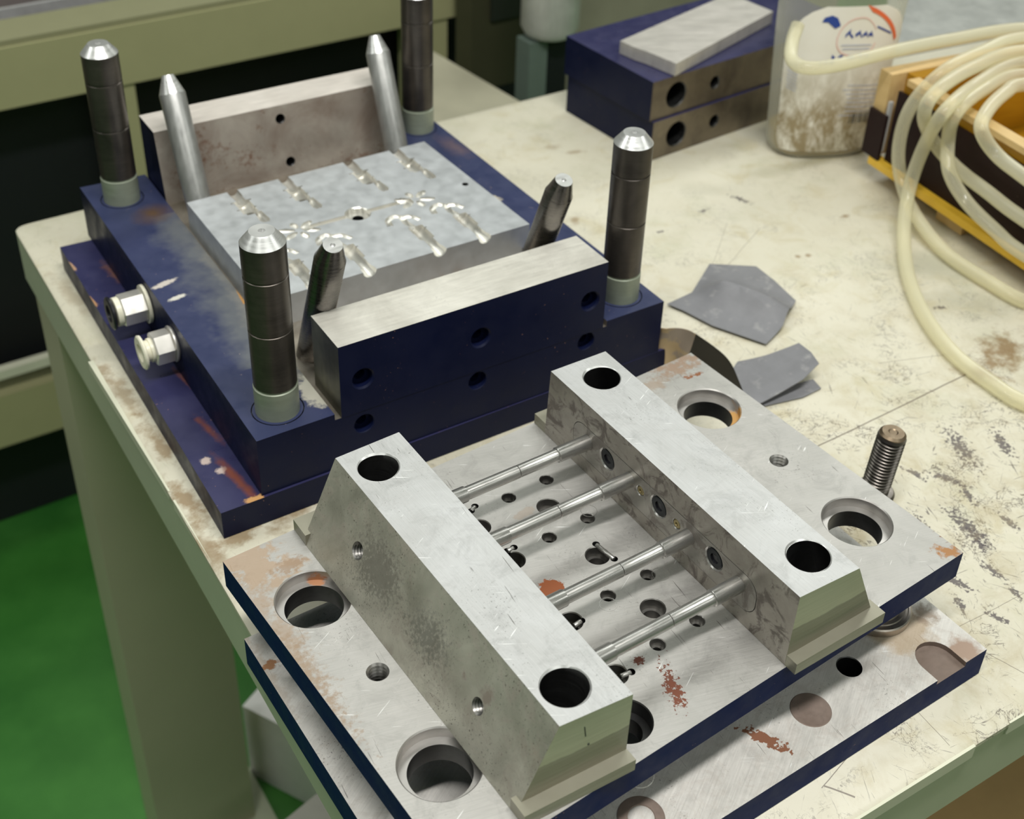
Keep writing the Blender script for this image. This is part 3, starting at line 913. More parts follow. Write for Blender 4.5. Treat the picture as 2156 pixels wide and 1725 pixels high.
# ------------------------------------------------------------------ slider plate and backing plate
plate = thing('slider_plate', (0.18, -0.12, 0.05), 'bare steel mold plate with navy edges and rows of holes, carrying the two sliders', 'plate')
T2 = .020
pq = [Vector((0, -.23985, 0)), Vector((.3635, -.23985, 0)), Vector((.3645, .0008, 0)), Vector((0, 0, 0))]
bm = bmesh.new()
prism(bm, flat(pq, H2 - T2), flat(pq, H2), 0, 1)
bevel(bm, 0.0008, 2, 2)
P2 = obj('plate_body', bm, [M['navy_plate'], M['plate_top'], M['edge'], M['hole']], plate)
dn = Vector((0, 0, -1))
cb = bmesh.new()
for x, y in ((.0290, -.0541), (.0278, -.1843), (.3315, -.0535), (.3312, -.1853)):
    hole(cb, (x, y, H2), dn, [(.0212, .0075), (.0166, .03)], .0007, [1, 1, 1, 1, 2, 2], 64)
for x, y in ((.0317, -.1186), (.3319, -.1184)):
    hole(cb, (x, y, H2), dn, [(.0050, .0185)], .0012, 0, 32, thread=.0026)
small = [(.1672, -.0488), (.1963, -.0488), (.1670, -.0902), (.1961, -.0904), (.1957, -.1464), (.1664, -.1459), (.1661, -.1887), (.1955, -.1885)]
for x, y in small:
    hole(cb, (x, y, H2), dn, [(.0042, .0055), (.0026, .017)], .0004, 0, 32)
big = [(.1826, -.0690), (.1812, -.1181), (.1811, -.1676)]
for x, y in big:
    hole(cb, (x, y, H2), dn, [(.0070, .0075), (.0052, .018)], .0005, 0, 40)
lefts = [(.1375, -.0600), (.1385, -.0935), (.1372, -.1490), (.1340, -.1915)]
for x, y in lefts:
    hole(cb, (x, y, H2), dn, [(.0066, .0075), (.0050, .018)], .0005, 0, 40)
hole(cb, (.1195, -.2175, H2), dn, [(.0135, .0095), (.0092, .03)], .0006, 2, 56)
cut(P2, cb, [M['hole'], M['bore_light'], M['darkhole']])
# dowel pins lying in their slots beside the holes
slots = [(at(1255, 1146, H2), at(1293, 1177, H2)), (at(992, 1076, H2), at(1000, 1066, H2)), (at(1068, 1160, H2), at(1082, 1153, H2)), (at(1208, 1318, H2), at(1224, 1307, H2)), (at(1306, 1424, H2), at(1329, 1415, H2))]
cb = bmesh.new()
for a, b in slots:
    d = (b - a).normalized()
    n = Vector((-d.y, d.x, 0))
    for e in (a, b):
        hole(cb, (e.x, e.y, H2), dn, [(.0022, .0032)], .0001, 0, 16)
cut(P2, cb, [M['darkhole']])
for a, b in slots:
    bm = bmesh.new()
    d = b - a
    lathe(bm, [(0, 0), (.0012, .0002), (.0015, .0007), (.0015, d.length - .0007), (.0012, d.length - .0002), (0, d.length)], axis(a - Vector((0, 0, .0004)), d), 16)
    obj('dowel_pin', bm, M['pin_steel'], plate)
# scribed rings beside some holes
for px, py in ((1240, 1076), (1391, 1209), (1281, 1273)):
    c = at(px, py, H2)
    bm = bmesh.new()
    lathe(bm, [(.0048, -.0001), (.0049, .00012), (.0051, .00012), (.0052, -.0001)], Matrix.Translation(c), 40, loop=True)
    obj('scribed_ring', bm, M['pin_steel'], plate)


def Q(u, v, z):
    a = -0.0413
    ca, sa = math.cos(a), math.sin(a)
    return Vector(((u - .18) * ca + (v - .12) * sa + .18, (u - .18) * sa - (v - .12) * ca - .12, z))


back = thing('backing_plate', Q(.18, .147, 0), 'flat steel clamp plate with blue edges lying on the cream table under the slider plate', 'plate')
p0, p1, q0, q1 = -.0042, .3641, .026, .2675
qq = [Q(p0, q1, 0), Q(p1, q1, 0), Q(p1, q0, 0), Q(p0, q0, 0)]
bm = bmesh.new()
prism(bm, flat(qq, 0.0006), flat(qq, T1), 0, 1)
bevel(bm, 0.0009, 2, 2)
P1 = obj('plate_body', bm, [M['navy_plate'], M['p1_top'], M['edge'], M['hole']], back)
cb = bmesh.new()
h1 = at(1788, 1404, T1)
hole(cb, h1, dn, [(.0072, .018)], .0005, 0, 36)
cut(P1, cb, [M['darkhole']])
# U-shaped pry slot at the right front corner
cb = bmesh.new()
s0 = at(1972, 1386, T1)
vd = (Q(0, 1, 0) - Q(0, 0, 0)).normalized()
ud = (Q(1, 0, 0) - Q(0, 0, 0)).normalized()
lp = []
for k in range(13):
    a = math.pi * k / 12
    lp.append(s0 + ud * (.0125 * math.cos(a)) - vd * (.0125 * math.sin(a)))
lp += [s0 - ud * .0125 + vd * .06, s0 + ud * .0125 + vd * .06]
prism(cb, flat(lp, T1 - .0035), flat(lp, T1 + .003), 0, 0)
cut(P1, cb, [M['rustplug']])
for px, py, r, mt in ((1707, 1495, .0120, 'rustplug'), (1345, 1632, .0085, 'p1_top')):
    c = at(px, py, T1)
    bm = bmesh.new()
    lathe(bm, [(r, -.002), (r, -.0001), (r - .0006, .0003), (r * .5, .0003), (0, .0003)], Matrix.Translation(c), 48)
    obj('locating_disc', bm, M[mt], back)
c = at(1350, 1722, T1)
bm = bmesh.new()
lathe(bm, [(.0125, -.002), (.0125, .0004), (.0118, .0006), (.0073, .0006), (.0070, .0001), (.0058, .0009), (.0028, .0012), (0, .0012)], Matrix.Translation(c), 48, [0, 0, 0, 0, 1, 1, 1])
obj('locating_disc', bm, [M['rustplug'], M['p1_top']], back)
M['bush'] = steel('turned_bushing', (0.55, 0.50, 0.45), (0.36, 0.31, 0.26), 0.32, 0.9, (200, 200, 200), pits=0.4, rust=0.3)
for x, y in ((.3255, -.2145), (.3255, -.088), (.036, -.2120), (.040, -.085)):
    o = Vector((x, y, T1))
    bm = bmesh.new()
    lathe(bm, [(.0222, -.0005), (.0226, .0006), (.0226, .0050), (.0218, .0058), (.0205, .0058), (.0200, .0054), (.0185, .0054), (.0180, .0060), (.0155, .0060), (.0150, .0068), (.0118, .0072), (.0112, .0274), (.0108, .0278)], Matrix.Translation(o), 56)
    obj('guide_bushing', bm, M['bush'], back)

# ------------------------------------------------------------------ sliders
LB = [Vector((.0688, -.0132, ZS)), Vector((.1110, -.0137, ZS)), Vector((.1010, -.2375, ZS)), Vector((.0614, -.2321, ZS))]        # back-left, back-right, front-right, front-left
LBb = [Vector((.0453, -.0118, H2)), Vector((.1130, -.0137, H2)), Vector((.1042, -.2345, H2)), Vector((.0409, -.2285, H2))]
RB = [Vector((.2215, -.0162, ZS)), Vector((.2638, -.0188, ZS)), Vector((.2528, -.2433, ZS)), Vector((.2115, -.2397, ZS))]
RBb = [Vector((.2228, -.0120, H2)), Vector((.2905, -.0150, H2)), Vector((.2806, -.2410, H2)), Vector((.2128, -.2385, H2))]
SV = Vector((-.0413, -.9991, 0)).normalized()       # along the sliders, towards the front
SU = Vector((.9991, -.0413, 0)).normalized()


def slider(name, top, bot, label, mats, holes, lean, loc):
    root = thing(name, loc, label, 'slider', 'steel sliders on the slider plate')
    bm = bmesh.new()
    t_ = [top[3], top[2], top[1], top[0]]
    b_ = [Vector((p.x, p.y, H2 + .0002)) for p in (bot[3], bot[2], bot[1], bot[0])]
    prism(bm, b_, t_, mats, 0)
    bevel(bm, 0.0005, 2, 0)
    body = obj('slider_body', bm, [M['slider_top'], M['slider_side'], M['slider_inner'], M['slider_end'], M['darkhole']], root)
    cb = bmesh.new()
    for px, py, r in holes:
        p = at(px, py, ZS)
        hole(cb, p, Vector((lean, 0, -1)), [(r, .049)], .0007, 0, 56, e=.012)
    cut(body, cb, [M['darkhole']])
    cb = bmesh.new()
    for px, py, r in holes:
        lathe(cb, [(0, .001), (r + .0021, .001), (r + .0001, -.0010), (0, -.0010)], Matrix.Translation(at(px, py, ZS)), 56)
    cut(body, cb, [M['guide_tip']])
    # guide flanges at both ends
    f0, f1 = bot[3], bot[2]
    bm = bmesh.new()
    lo = [f0 - SV * .004, f0 + SV * .0078, f1 + SV * .0078, f1 - SV * .004]
    prism(bm, flat(lo, H2 + .0002), flat(lo, H2 + .0082), 0, 0)
    bevel(bm, 0.0007, 2)
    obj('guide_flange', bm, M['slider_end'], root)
    f0, f1 = bot[0], bot[1]
    bm = bmesh.new()
    lo = [f0 - SV * .012, f0 + SV * .004, f1 + SV * .004, f1 - SV * .012]
    prism(bm, flat(lo, H2 + .0002), flat(lo, H2 + .0082), 0, 0)
    bevel(bm, 0.0007, 2)
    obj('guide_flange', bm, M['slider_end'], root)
    return root, body


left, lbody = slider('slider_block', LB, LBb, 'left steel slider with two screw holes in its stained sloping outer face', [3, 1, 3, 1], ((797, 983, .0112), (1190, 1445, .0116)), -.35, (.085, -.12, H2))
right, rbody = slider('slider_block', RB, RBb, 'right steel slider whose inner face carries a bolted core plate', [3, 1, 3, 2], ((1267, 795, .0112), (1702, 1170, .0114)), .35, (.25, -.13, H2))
# prism side order: front-left>front-right (front end), right side, back end, left side -> fix the right slider's faces below
# screw holes in the left slider's outer face
no = (LB[0] - LBb[0]).cross(LB[3] - LB[0]).normalized()
if no.x > 0:
    no = -no
cb = bmesh.new()
for px, py in ((753, 1160), (1003, 1488)):
    hole(cb, at_plane(px, py, LB[0], no), -no, [(.0044, .014)], .0008, 0, 32, thread=.0020)
cut(lbody, cb, [M['hole']])

ne = (LB[2] - LB[3]).cross(Vector((LBb[3].x, LBb[3].y, H2)) - LB[3]).normalized()
if ne.y > 0:
    ne = -ne
for nm, a, b, w_ in (('engraved_stroke', (1231, 1531), (1233, 1551), .0003), ('punch_dot', (1239, 1566), (1239.5, 1569), .0005)):
    a, b = at_plane(*a, LB[3], ne), at_plane(*b, LB[3], ne)
    sd = (b - a).cross(ne).normalized() * w_
    bm = bmesh.new()
    prism(bm, [a - sd - ne * .0004, b - sd - ne * .0004, b + sd - ne * .0004, a + sd - ne * .0004], [a - sd + ne * .0001, b - sd + ne * .0001, b + sd + ne * .0001, a + sd + ne * .0001], 0, 0)
    obj(nm, bm, M['darkhole'], left, smooth=False)

# core plate let into the right slider's inner face
ni = (RB[0] - Vector((RBb[0].x, RBb[0].y, H2))).cross(RB[3] - RB[0]).normalized()
if ni.x > 0:
    ni = -ni
FV = (RB[3] - RB[0]).normalized()
FU = ni.cross(FV).normalized()
if FU.z < 0:
    FU = -FU
cA, cB_ = at_plane(1222, 922, RB[0], ni), at_plane(1572, 1252, RB[0], ni)
mid = (cA + cB_) / 2


def stadium(hl, hw, r, off, n=6):
    pts = []
    for sx, sy, a0 in ((1, 1, 0), (-1, 1, 90), (-1, -1, 180), (1, -1, 270)):
        for k in range(n + 1):
            a = math.radians(a0 + 90 * k / n)
            x, y = sx * (hl - r) + r * math.cos(a), sy * (hw - r) + r * math.sin(a)
            pts.append(mid + FV * x + FU * y + ni * off)
    return pts


hl = (cB_ - cA).length / 2 + .0075
hw = .0128
cb = bmesh.new()
prism(cb, stadium(hl, hw, .010, -.006), stadium(hl, hw, .010, .004), 0, 0)
cut(rbody, cb, [M['darkhole']])
bm = bmesh.new()
prism(bm, stadium(hl - .00035, hw - .00035, .0098, -.0058), stadium(hl - .00035, hw - .00035, .0098, .0001), 0, 0)
bevel(bm, 0.0004, 2)
cp = obj('core_plate', bm, M['core_plate'], right, label='rounded core plate let into the inner face')
bolts = [at_plane(px, py, RB[0], ni) for px, py in ((1278, 967), (1386, 1067), (1503, 1177))]
smalls = [at_plane(px, py, RB[0], ni) for px, py in ((1348, 1034), (1424, 1104))]
PINS = [at_plane(px, py, RB[0], ni) for px, py in ((1238, 931), (1326, 1010), (1450, 1130), (1556, 1230))]
cb = bmesh.new()
for b in bolts:
    hole(cb, b, -ni, [(.0068, .0016)], .0007, 0, 36)
for b in smalls:
    hole(cb, b, -ni, [(.0032, .0015)], .0004, 0, 24)
for b in PINS:
    hole(cb, b, -ni, [(.0047, .003)], .0001, 1, 32)
cut(cp, cb, [M['pin_steel'], M['darkhole']])
for b in bolts:
    Mx = axis(b - ni * .0016, ni)
    bm = bmesh.new()
    lathe(bm, [(.0064, 0), (.0064, .0009), (.0058, .0013), (.0032, .0013)], Mx, 36, 0, cap1=False)
    ring = [v for v in bm.verts if abs(((Mx.inverted() @ v.co).xy.length) - .0032) < 1e-5]
    bo = obj('socket_screw', bm, M['black_oxide'], cp)
    bm = bmesh.new()
    lathe(bm, [(.0034, .0013), (.0033, .0003), (0, .0003)], Mx, 6, 0, cap0=False)
    obj('hex_socket', bm, M['black_plastic'], bo, smooth=False, recalc=False)
for b in smalls:
    Mx = axis(b - ni * .0015, ni)
    bm = bmesh.new()
    lathe(bm, [(.0030, 0), (.0030, .0010), (.0025, .0014), (.0013, .0014), (.0011, .0006), (0, .0006)], Mx, 20)
    obj('set_screw', bm, M['brass'], cp)
# core pins from both sides meeting between the sliders
PD = -SU
for k, b in enumerate(PINS):
    Lp = [.0523, .0525, .0490, .0490][k]
    R1, R2 = .0049, .0040
    st = [.0235, .0225, .0205, .0195][k]
    bm = bmesh.new()
    lathe(bm, [(R1, -.003), (R1, st), (R1 - .0002, st + .0003), (R2 + .0001, st + .0006), (R2 + .0001, st + .003), (R2, st + .0032), (R2, Lp - .0002), (R2 - .0002, Lp)], axis(b, PD), 40)
    obj('core_pin', bm, M['pin_steel'], right)
    a = b + PD * (Lp + .0003)
    # distance on to the left slider's inner face
    li = LB[1]
    ln = (LB[2] - LB[1]).cross(Vector((0, 0, 1))).normalized()
    D = (li - a).dot(ln) / PD.dot(ln)
    s2 = [.0365, .0345, .0375, .0375][k]
    s2 = min(s2, D - .006)
    bm = bmesh.new()
    lathe(bm, [(R2 - .0002, 0), (R2 + .0001, .0002), (R2 + .0001, s2), (R1 - .0001, s2 + .0004), (R1, s2 + .0008), (R1, D + .002)], axis(a, PD), 40)
    obj('core_pin', bm, M['pin_steel'], left)

# ------------------------------------------------------------------ bolt standing on the table
b0 = at(1829, 1069, 0.0)
M['bolt'] = steel('oiled_black_bolt', (0.20, 0.18, 0.16), (0.10, 0.09, 0.08), 0.30, 0.85, (60, 60, 300), pits=0.0)
M['bolt_end'] = steel('worn_bolt_end', (0.32, 0.25, 0.17), (0.20, 0.15, 0.10), 0.4, 0.85, (200, 200, 200), pits=0.5)
lean_ = at(1876, 918, .0) - b0
bt = thing('cap_screw', b0, 'black threaded cap screw standing head down beside the right edge of the slider plate', 'screw')
Mx = axis(b0, Vector((.004, -.0035, .1))) @ Matrix.Scale(1.13, 4)
bm = bmesh.new()
lathe(bm, [(.0118, .0003), (.0124, .001), (.0124, .0145), (.0112, .0158), (.0086, .0160)], Mx, 40)
obj('screw_head', bm, M['bolt'], bt)
bm = bmesh.new()
prof = [(.0084, .0155), (.0084, .0190)]
z = .0192
while z < .0555:
    prof += [(.0071, z + .0008), (.0071, z + .0010), (.0087, z + .0020), (.0087, z + .0022)]
    z += .0024
prof += [(.0080, z + .001), (.0080, z + .0015)]
lathe(bm, prof, Mx, 36)
obj('thread', bm, M['bolt'], bt)
bm = bmesh.new()
lathe(bm, [(.0079, z + .0014), (.0080, z + .0022), (.0066, z + .0036), (.0030, z + .0036), (.0022, z + .003), (0, z + .003)], Mx, 36)
obj('screw_end', bm, M['bolt_end'], bt)

# ------------------------------------------------------------------ two navy steel blocks and the pale bar
HB = .0428
bu_, bv_ = Vector((.9988, .02, 0)).normalized(), Vector((-.004, 1, 0)).normalized()
for k in range(2):
    z0 = .0006 + k * (HB + .0006)
    o = at(1368, 340, 0) + (Vector((-.003, .003, 0)) if k else Vector())
    root = thing('steel_block', Vector((o.x + .15, o.y + .07, z0)), ('upper navy steel block of the stack behind the bottle, pale bar on its top' if k else 'lower navy steel block resting directly on the cream table behind the bottle'), 'block', 'stacked navy steel blocks')
    bm = bmesh.new()
    c4 = [o, o + bu_ * .30, o + bu_ * .30 + bv_ * .139, o + bv_ * .139]
    M['blk_bare'] = M.get('blk_bare') or steel('block_bare_end', (0.27, 0.23, 0.17), (0.15, 0.125, 0.10), 0.42, 0.85, (300, 300, 40), pits=0.3, rust=0.3, blot=24)
    prism(bm, flat(c4, z0), flat(c4, z0 + HB), [1, 0, 0, 0], 2)
    bevel(bm, 0.0012, 2, 3)
    b = obj('block_body', bm, [M['navy'], M['blk_bare'], M['navy_base_lit'], M['edge'], M['darkhole']], root)
    cb = bmesh.new()
    for du, r, dep in ((.034, .0128, .09), (.0885, .0060, .03)):
        hole(cb, o + bu_ * du + Vector((0, 0, z0 + HB * .5)), bv_, [(r, dep)], .0012, 0, 40)
    cut(b, cb, [M['darkhole']])
ZT = 2 * (HB + .0006)
bz = ZT + .0008
c4 = [at(1424, 134, bz + .0135), at(1628, 24, bz + .0135), at(1536, -14, bz + .0135), at(1306, 86, bz + .0135)]
M['bar'] = steel('pale_sawn_bar', (0.74, 0.70, 0.65), (0.62, 0.59, 0.54), 0.5, 0.55, (30, 200, 30), (0, 0, 0.5), pits=0.2)
bm = bmesh.new()
c5 = [c4[0], c4[1], c4[2], c4[3], c4[3] + (c4[0] - c4[3]) * .30 + (c4[1] - c4[0]).normalized() * -.0012, c4[3] + (c4[0] - c4[3]) * .48 + (c4[1] - c4[0]).normalized() * .0006]
prism(bm, flat(c5, bz), flat(c5, bz + .0135), 0, 0)
bevel(bm, .0008, 2)
solo('metal_bar', bm, M['bar'], (sum(c4, Vector()) / 4).xy.to_3d() + Vector((0, 0, bz)), 'short pale sawn metal bar lying askew on the upper navy block', 'bar')

# ------------------------------------------------------------------ sandpaper pieces
t = T('grey_abrasive_paper')
g = t.mix(t.noise(35, 6, 0.6), (0.13, 0.13, 0.14), (0.26, 0.26, 0.275))
g = t.mix(t.math('MULTIPLY', t.ramp(t.noise(60, 4), 0.58, 0.75), 0.6), g, (0.42, 0.41, 0.40))
t.set(Base_Color=g, Roughness=0.55)
t.bump(t.noise(1500, 2), 0.3, 0.0003)
M['sand'] = t.m
M['sand_shaded'] = plain('shaded_abrasive_side', (0.030, 0.026, 0.018), 0.65, var=0.25, scale=60, bump=.2)  # abrasive side, painted near black for the shade on it
t = T('printed_paper_backing')
g = t.mix(t.noise(30, 5), (0.42, 0.30, 0.16), (0.54, 0.41, 0.25))
t.set(Base_Color=t.mix(t.math('MULTIPLY', t.ramp(t.noise(45, 4), 0.50, 0.56), .7), g, (0.30, 0.26, 0.24)), Roughness=0.6)
M['sand_back'] = t.m


def sheet(name, outline, hf, label, base_z=0.0006, group='sandpaper scraps on the table', thick=.0006):
    pts = []
    n = len(outline)
    base = [at(px, py, zz) for px, py, zz in outline]
    for i in range(n):
        a, b = base[i], base[(i + 1) % n]
        for k in range(5):
            pts.append(a + (b - a) * (k / 5))
    c = sum(pts, Vector()) / len(pts)
    bm = bmesh.new()
    NR = 9
    vc = bm.verts.new((c.x, c.y, base_z + hf(c)))
    prev = None
    for r in range(1, NR + 1):
        ring = []
        for p in pts:
            q = c + (p - c) * (r / NR)
            ring.append(bm.verts.new((q.x, q.y, base_z + hf(q))))
        m = len(ring)
        for i in range(m):
            j = (i + 1) % m
            if prev is None:
                bm.faces.new((vc, ring[i], ring[j]))
            else:
                bm.faces.new((prev[i], ring[i], ring[j], prev[j]))
        prev = ring
    bmesh.ops.recalc_face_normals(bm, faces=bm.faces[:])
    if sum(f.normal.z for f in bm.faces) < 0:
        bmesh.ops.reverse_faces(bm, faces=bm.faces[:])
    geo = bmesh.ops.extrude_face_region(bm, geom=bm.faces[:] + bm.edges[:] + bm.verts[:])
    vs = [v for v in geo['geom'] if isinstance(v, bmesh.types.BMVert)]
    bmesh.ops.translate(bm, verts=vs, vec=(0, 0, thick))
    return solo(name, bm, M['sand'], (c.x, c.y, base_z), label, 'sandpaper', group, angle=60)


ra, rb_ = at(1472, 592, .012), at(1650, 652, .012)


def ridge(p):
    d = (rb_ - ra).xy
    L = d.length
    d = d / L
    r = (p - ra).xy
    s = r.dot(d) / L
    w = r.dot(Vector((-d.y, d.x)))
    return .018 * math.exp(-abs(w / .013) ** 1.5) * max(0.0, min(1.0, (s + .02) / .3)) * (1.0 if s < .8 else max(.3, 1 - (s - .8) * 1.5)) + .002


sheet('sandpaper_sheet', [(1405, 640, .003), (1458, 606, .008), (1494, 556, .003), (1592, 561, .003), (1632, 590, .004), (1676, 632, .004), (1648, 688, .005), (1613, 725, .003), (1500, 686, .003), (1440, 655, .003)], ridge,
      'largest grey sandpaper piece, creased along the middle, right of the blue mold')
qa, qb = at(1550, 800, .004), at(1700, 770, .012)


def curl(p):
    s = (p - qa).xy.dot((qb - qa).xy) / (qb - qa).xy.length_squared
    return .0045 + .010 * max(0, s) ** 1.5


sheet('sandpaper_sheet', [(1535, 790, .004), (1552, 766, .004), (1610, 756, .006), (1680, 733, .011), (1705, 755, .011), (1722, 777, .012), (1690, 805, .010), (1600, 852, .005), (1560, 850, .004)], curl,
      'grey sandpaper strip curling up at its right end beside the steel plate corner')
sheet('sandpaper_sheet', [(1575, 850, .001), (1640, 820, .001), (1712, 798, .002), (1729, 817, .002), (1690, 838, .001), (1612, 856, .001)], lambda p: .0006,
      'lowest sandpaper scrap, mostly hidden under the curling grey strip')
# curled sheet standing between the two mold halves
plan = [at(1352, 772, 0), at(1378, 782, 0), at(1410, 785, 0), at(1440, 800, 0), at(1480, 812, 0), at(1520, 826, 0), at(1552, 850, 0)]
topz = [.040, .0445, .0455, .0470, .0400, .0290, .0120]
plan_s, topz_s = spline(plan, 6), [v.x for v in spline([Vector((q, 0, 0)) for q in topz], 6)]
bm = bmesh.new()
cols = []
for i, (p, zt) in enumerate(zip(plan_s, topz_s)):
    row = []
    for k in range(8):
        f_ = k / 7
        wob = .0016 * math.sin(f_ * 7 + i * .5) * (1 if i < 8 else .3)
        row.append(bm.verts.new((p.x + wob, p.y - .006 * f_ * f_, .0008 + zt * f_)))
    cols.append(row)
for i in range(len(cols) - 1):
    for k in range(7):
        f = bm.faces.new((cols[i][k], cols[i + 1][k], cols[i + 1][k + 1], cols[i][k + 1]))
        f.material_index = 1 if i < 18 else 0
geo = bmesh.ops.extrude_face_region(bm, geom=bm.faces[:] + bm.edges[:] + bm.verts[:])
bmesh.ops.translate(bm, verts=[v for v in geo['geom'] if isinstance(v, bmesh.types.BMVert)], vec=(.0003, .0005, 0))
solo('sandpaper_sheet', bm, [M['sand_shaded'], M['sand_back']], (plan[3].x, plan[3].y, .0008), 'curled sandpaper standing on edge, tan printed backing showing, behind the steel plate corner', 'sandpaper', 'sandpaper scraps on the table', angle=70)

# ------------------------------------------------------------------ bottle
t = T('clear_soft_plastic')
tr = t.n('ShaderNodeBsdfTransparent', {'Color': (0.94, 0.95, 0.90, 1)})
t.set(Base_Color=(0.80, 0.79, 0.70, 1), Roughness=0.22)
lw = t.n('ShaderNodeLayerWeight', {'Blend': 0.35}).outputs['Facing']
mx = t.n('ShaderNodeMixShader', {0: t.n('ShaderNodeMapRange', {0: lw, 3: 0.12, 4: 0.70}).outputs[0], 1: tr.outputs[0], 2: t.b.outputs[0]})
t.t.links.new(mx.outputs[0], t.t.nodes['Material Output'].inputs[0])
M['clear'] = t.m
t = T('dirty_bottle_label')
g = t.mix(t.noise(30, 4), (0.78, 0.75, 0.65), (0.86, 0.84, 0.78))
dirt = t.n('ShaderNodeSeparateXYZ', {0: t.pos}).outputs['Z']
dm = t.n('ShaderNodeMapRange', {0: dirt, 1: .115, 2: .05, 3: 0.0, 4: 1.0}).outputs[0]
dm2 = t.math('MULTIPLY', dm, t.ramp(t.noise(55, 7, 0.75, vec=t.map((1, 1, .55)), dist=.3), 0.36, 0.56))
g = t.mix(t.math('MULTIPLY', dm2, .85), g, (0.22, 0.15, 0.04))
t.set(Base_Color=g, Roughness=0.45)
M['label'] = t.m
M['liquid'] = plain('amber_oil', (0.30, 0.20, 0.04), 0.15, var=.2)
M['ink_blue'] = plain('blue_ink', (0.02, 0.06, 0.30), 0.4, var=.1)
M['ink_red'] = plain('orange_red_ink', (0.80, 0.16, 0.06), 0.4, var=.05)
M['ink_pale'] = plain('pale_blue_ink', (0.50, 0.52, 0.62), 0.5, var=.1)
M['ink_black'] = plain('black_ink', (0.10, 0.10, 0.09), 0.5, var=.1)
bc = at(1727, 333, 0) + Vector((.018, .022, 0))
bdir = Vector((.9, -.43, 0)).normalized()          # width direction, across the view
bnor = Vector((-.43, -.9, 0)).normalized()         # front of the bottle
BP = [(.0, .046), (.004, .053), (.012, .0555), (.05, .0580), (.09, .0605), (.13, .0630), (.165, .0640), (.19, .0615), (.21, .054), (.23, .041), (.25, .025), (.258, .016), (.285, .015)]


def bw(z):
    for (z0, w0), (z1, w1) in zip(BP, BP[1:]):
        if z <= z1:
            u = (z - z0) / (z1 - z0)
            return w0 + (w1 - w0) * u
    return BP[-1][1]


def bpt(a, z, off=0.0, k=1.0):
    w = bw(z) * k
    dp = min(w, .012 + .36 * w)
    c, s = math.cos(a), math.sin(a)
    e = .75
    x = math.copysign(abs(c) ** e, c) * (w + off)
    y = math.copysign(abs(s) ** e, s) * (dp + off)
    return bc + bdir * x + bnor * y + Vector((0, 0, z + .0006))


def loft(bm, zs, off=0.0, seg=56, cap=(True, True), mat=0):
    rings = [[bm.verts.new(bpt(2 * math.pi * k / seg, z, off)) for k in range(seg)] for z in zs]
    for a, b in zip(rings, rings[1:]):
        for k in range(seg):
            j = (k + 1) % seg
            bm.faces.new((a[k], a[j], b[j], b[k])).material_index = mat
    if cap[0]:
        bm.faces.new(rings[0][::-1]).material_index = mat
    if cap[1]:
        bm.faces.new(rings[-1]).material_index = mat


bot = thing('soap_bottle', bc, 'clear plastic bottle with oil-stained white label, standing beside the wooden crate', 'bottle')
bm = bmesh.new()
loft(bm, [0, .002, .004, .008, .012, .03, .05, .07, .09, .11, .125, .14, .15, .165, .175, .185, .195, .203, .21, .218, .23, .24, .25, .258, .27, .28])
obj('bottle_body', bm, M['clear'], bot, angle=60)
bm = bmesh.new()
loft(bm, [.0025, .008, .018, .026], -.0018)
obj('oil_inside', bm, M['liquid'], bot, angle=60)
bm = bmesh.new()
lathe(bm, [(.0175, .272), (.0175, .298), (.016, .30)], Matrix.Translation(bc), 32)
obj('cap', bm, M['cream_plastic'], bot)
# label patch on the front, round-shouldered
A0 = math.pi / 2


def lab(s, tt, off):
    """s in [-1,1] across, tt in [0,1] up the label"""
    z = .009 + tt * .158
    wtop = math.sqrt(max(0, 1 - max(0, (tt - .62) / .40) ** 2))
    wbot = 1 - .10 * max(0, (.08 - tt) / .08)
    a = A0 - s * 1.22 * wtop * wbot
    return bpt(a, z, off)


bm = bmesh.new()
NS, NT = 24, 24
gr = [[bm.verts.new(lab(-1 + 2 * i / NS, j / NT, .0006)) for i in range(NS + 1)] for j in range(NT + 1)]
for j in range(NT):
    for i in range(NS):
        bm.faces.new((gr[j][i], gr[j][i + 1], gr[j + 1][i + 1], gr[j + 1][i]))
lb = obj('label', bm, M['label'], bot, angle=80, recalc=False)


def ink(name, polys, mat):
    bm = bmesh.new()
    for strip in polys:                       # each strip: list of ((s,t),(s,t)) cross pairs
        L = [bm.verts.new(lab(*a, .0012)) for a, b in strip]
        R_ = [bm.verts.new(lab(*b, .0012)) for a, b in strip]
        for i in range(len(strip) - 1):
            bm.faces.new((L[i], L[i + 1], R_[i + 1], R_[i]))
    obj(name, bm, mat, lb, smooth=False)


def arc(c, r0, r1, a0, a1, n=10, sq=.62):
    out = []
    for k in range(n + 1):
        a = math.radians(a0 + (a1 - a0) * k / n)
        out.append(((c[0] + r0 * math.cos(a), c[1] + r0 * sq * math.sin(a)), (c[0] + r1 * math.cos(a), c[1] + r1 * sq * math.sin(a))))
    return out


def bar(s0, t0, s1, t1, w):
    return [((s0, t0), (s0, t0 + w)), (((s0 + s1) / 2, (t0 + t1) / 2), ((s0 + s1) / 2, (t0 + t1) / 2 + w)), ((s1, t1), (s1, t1 + w))]


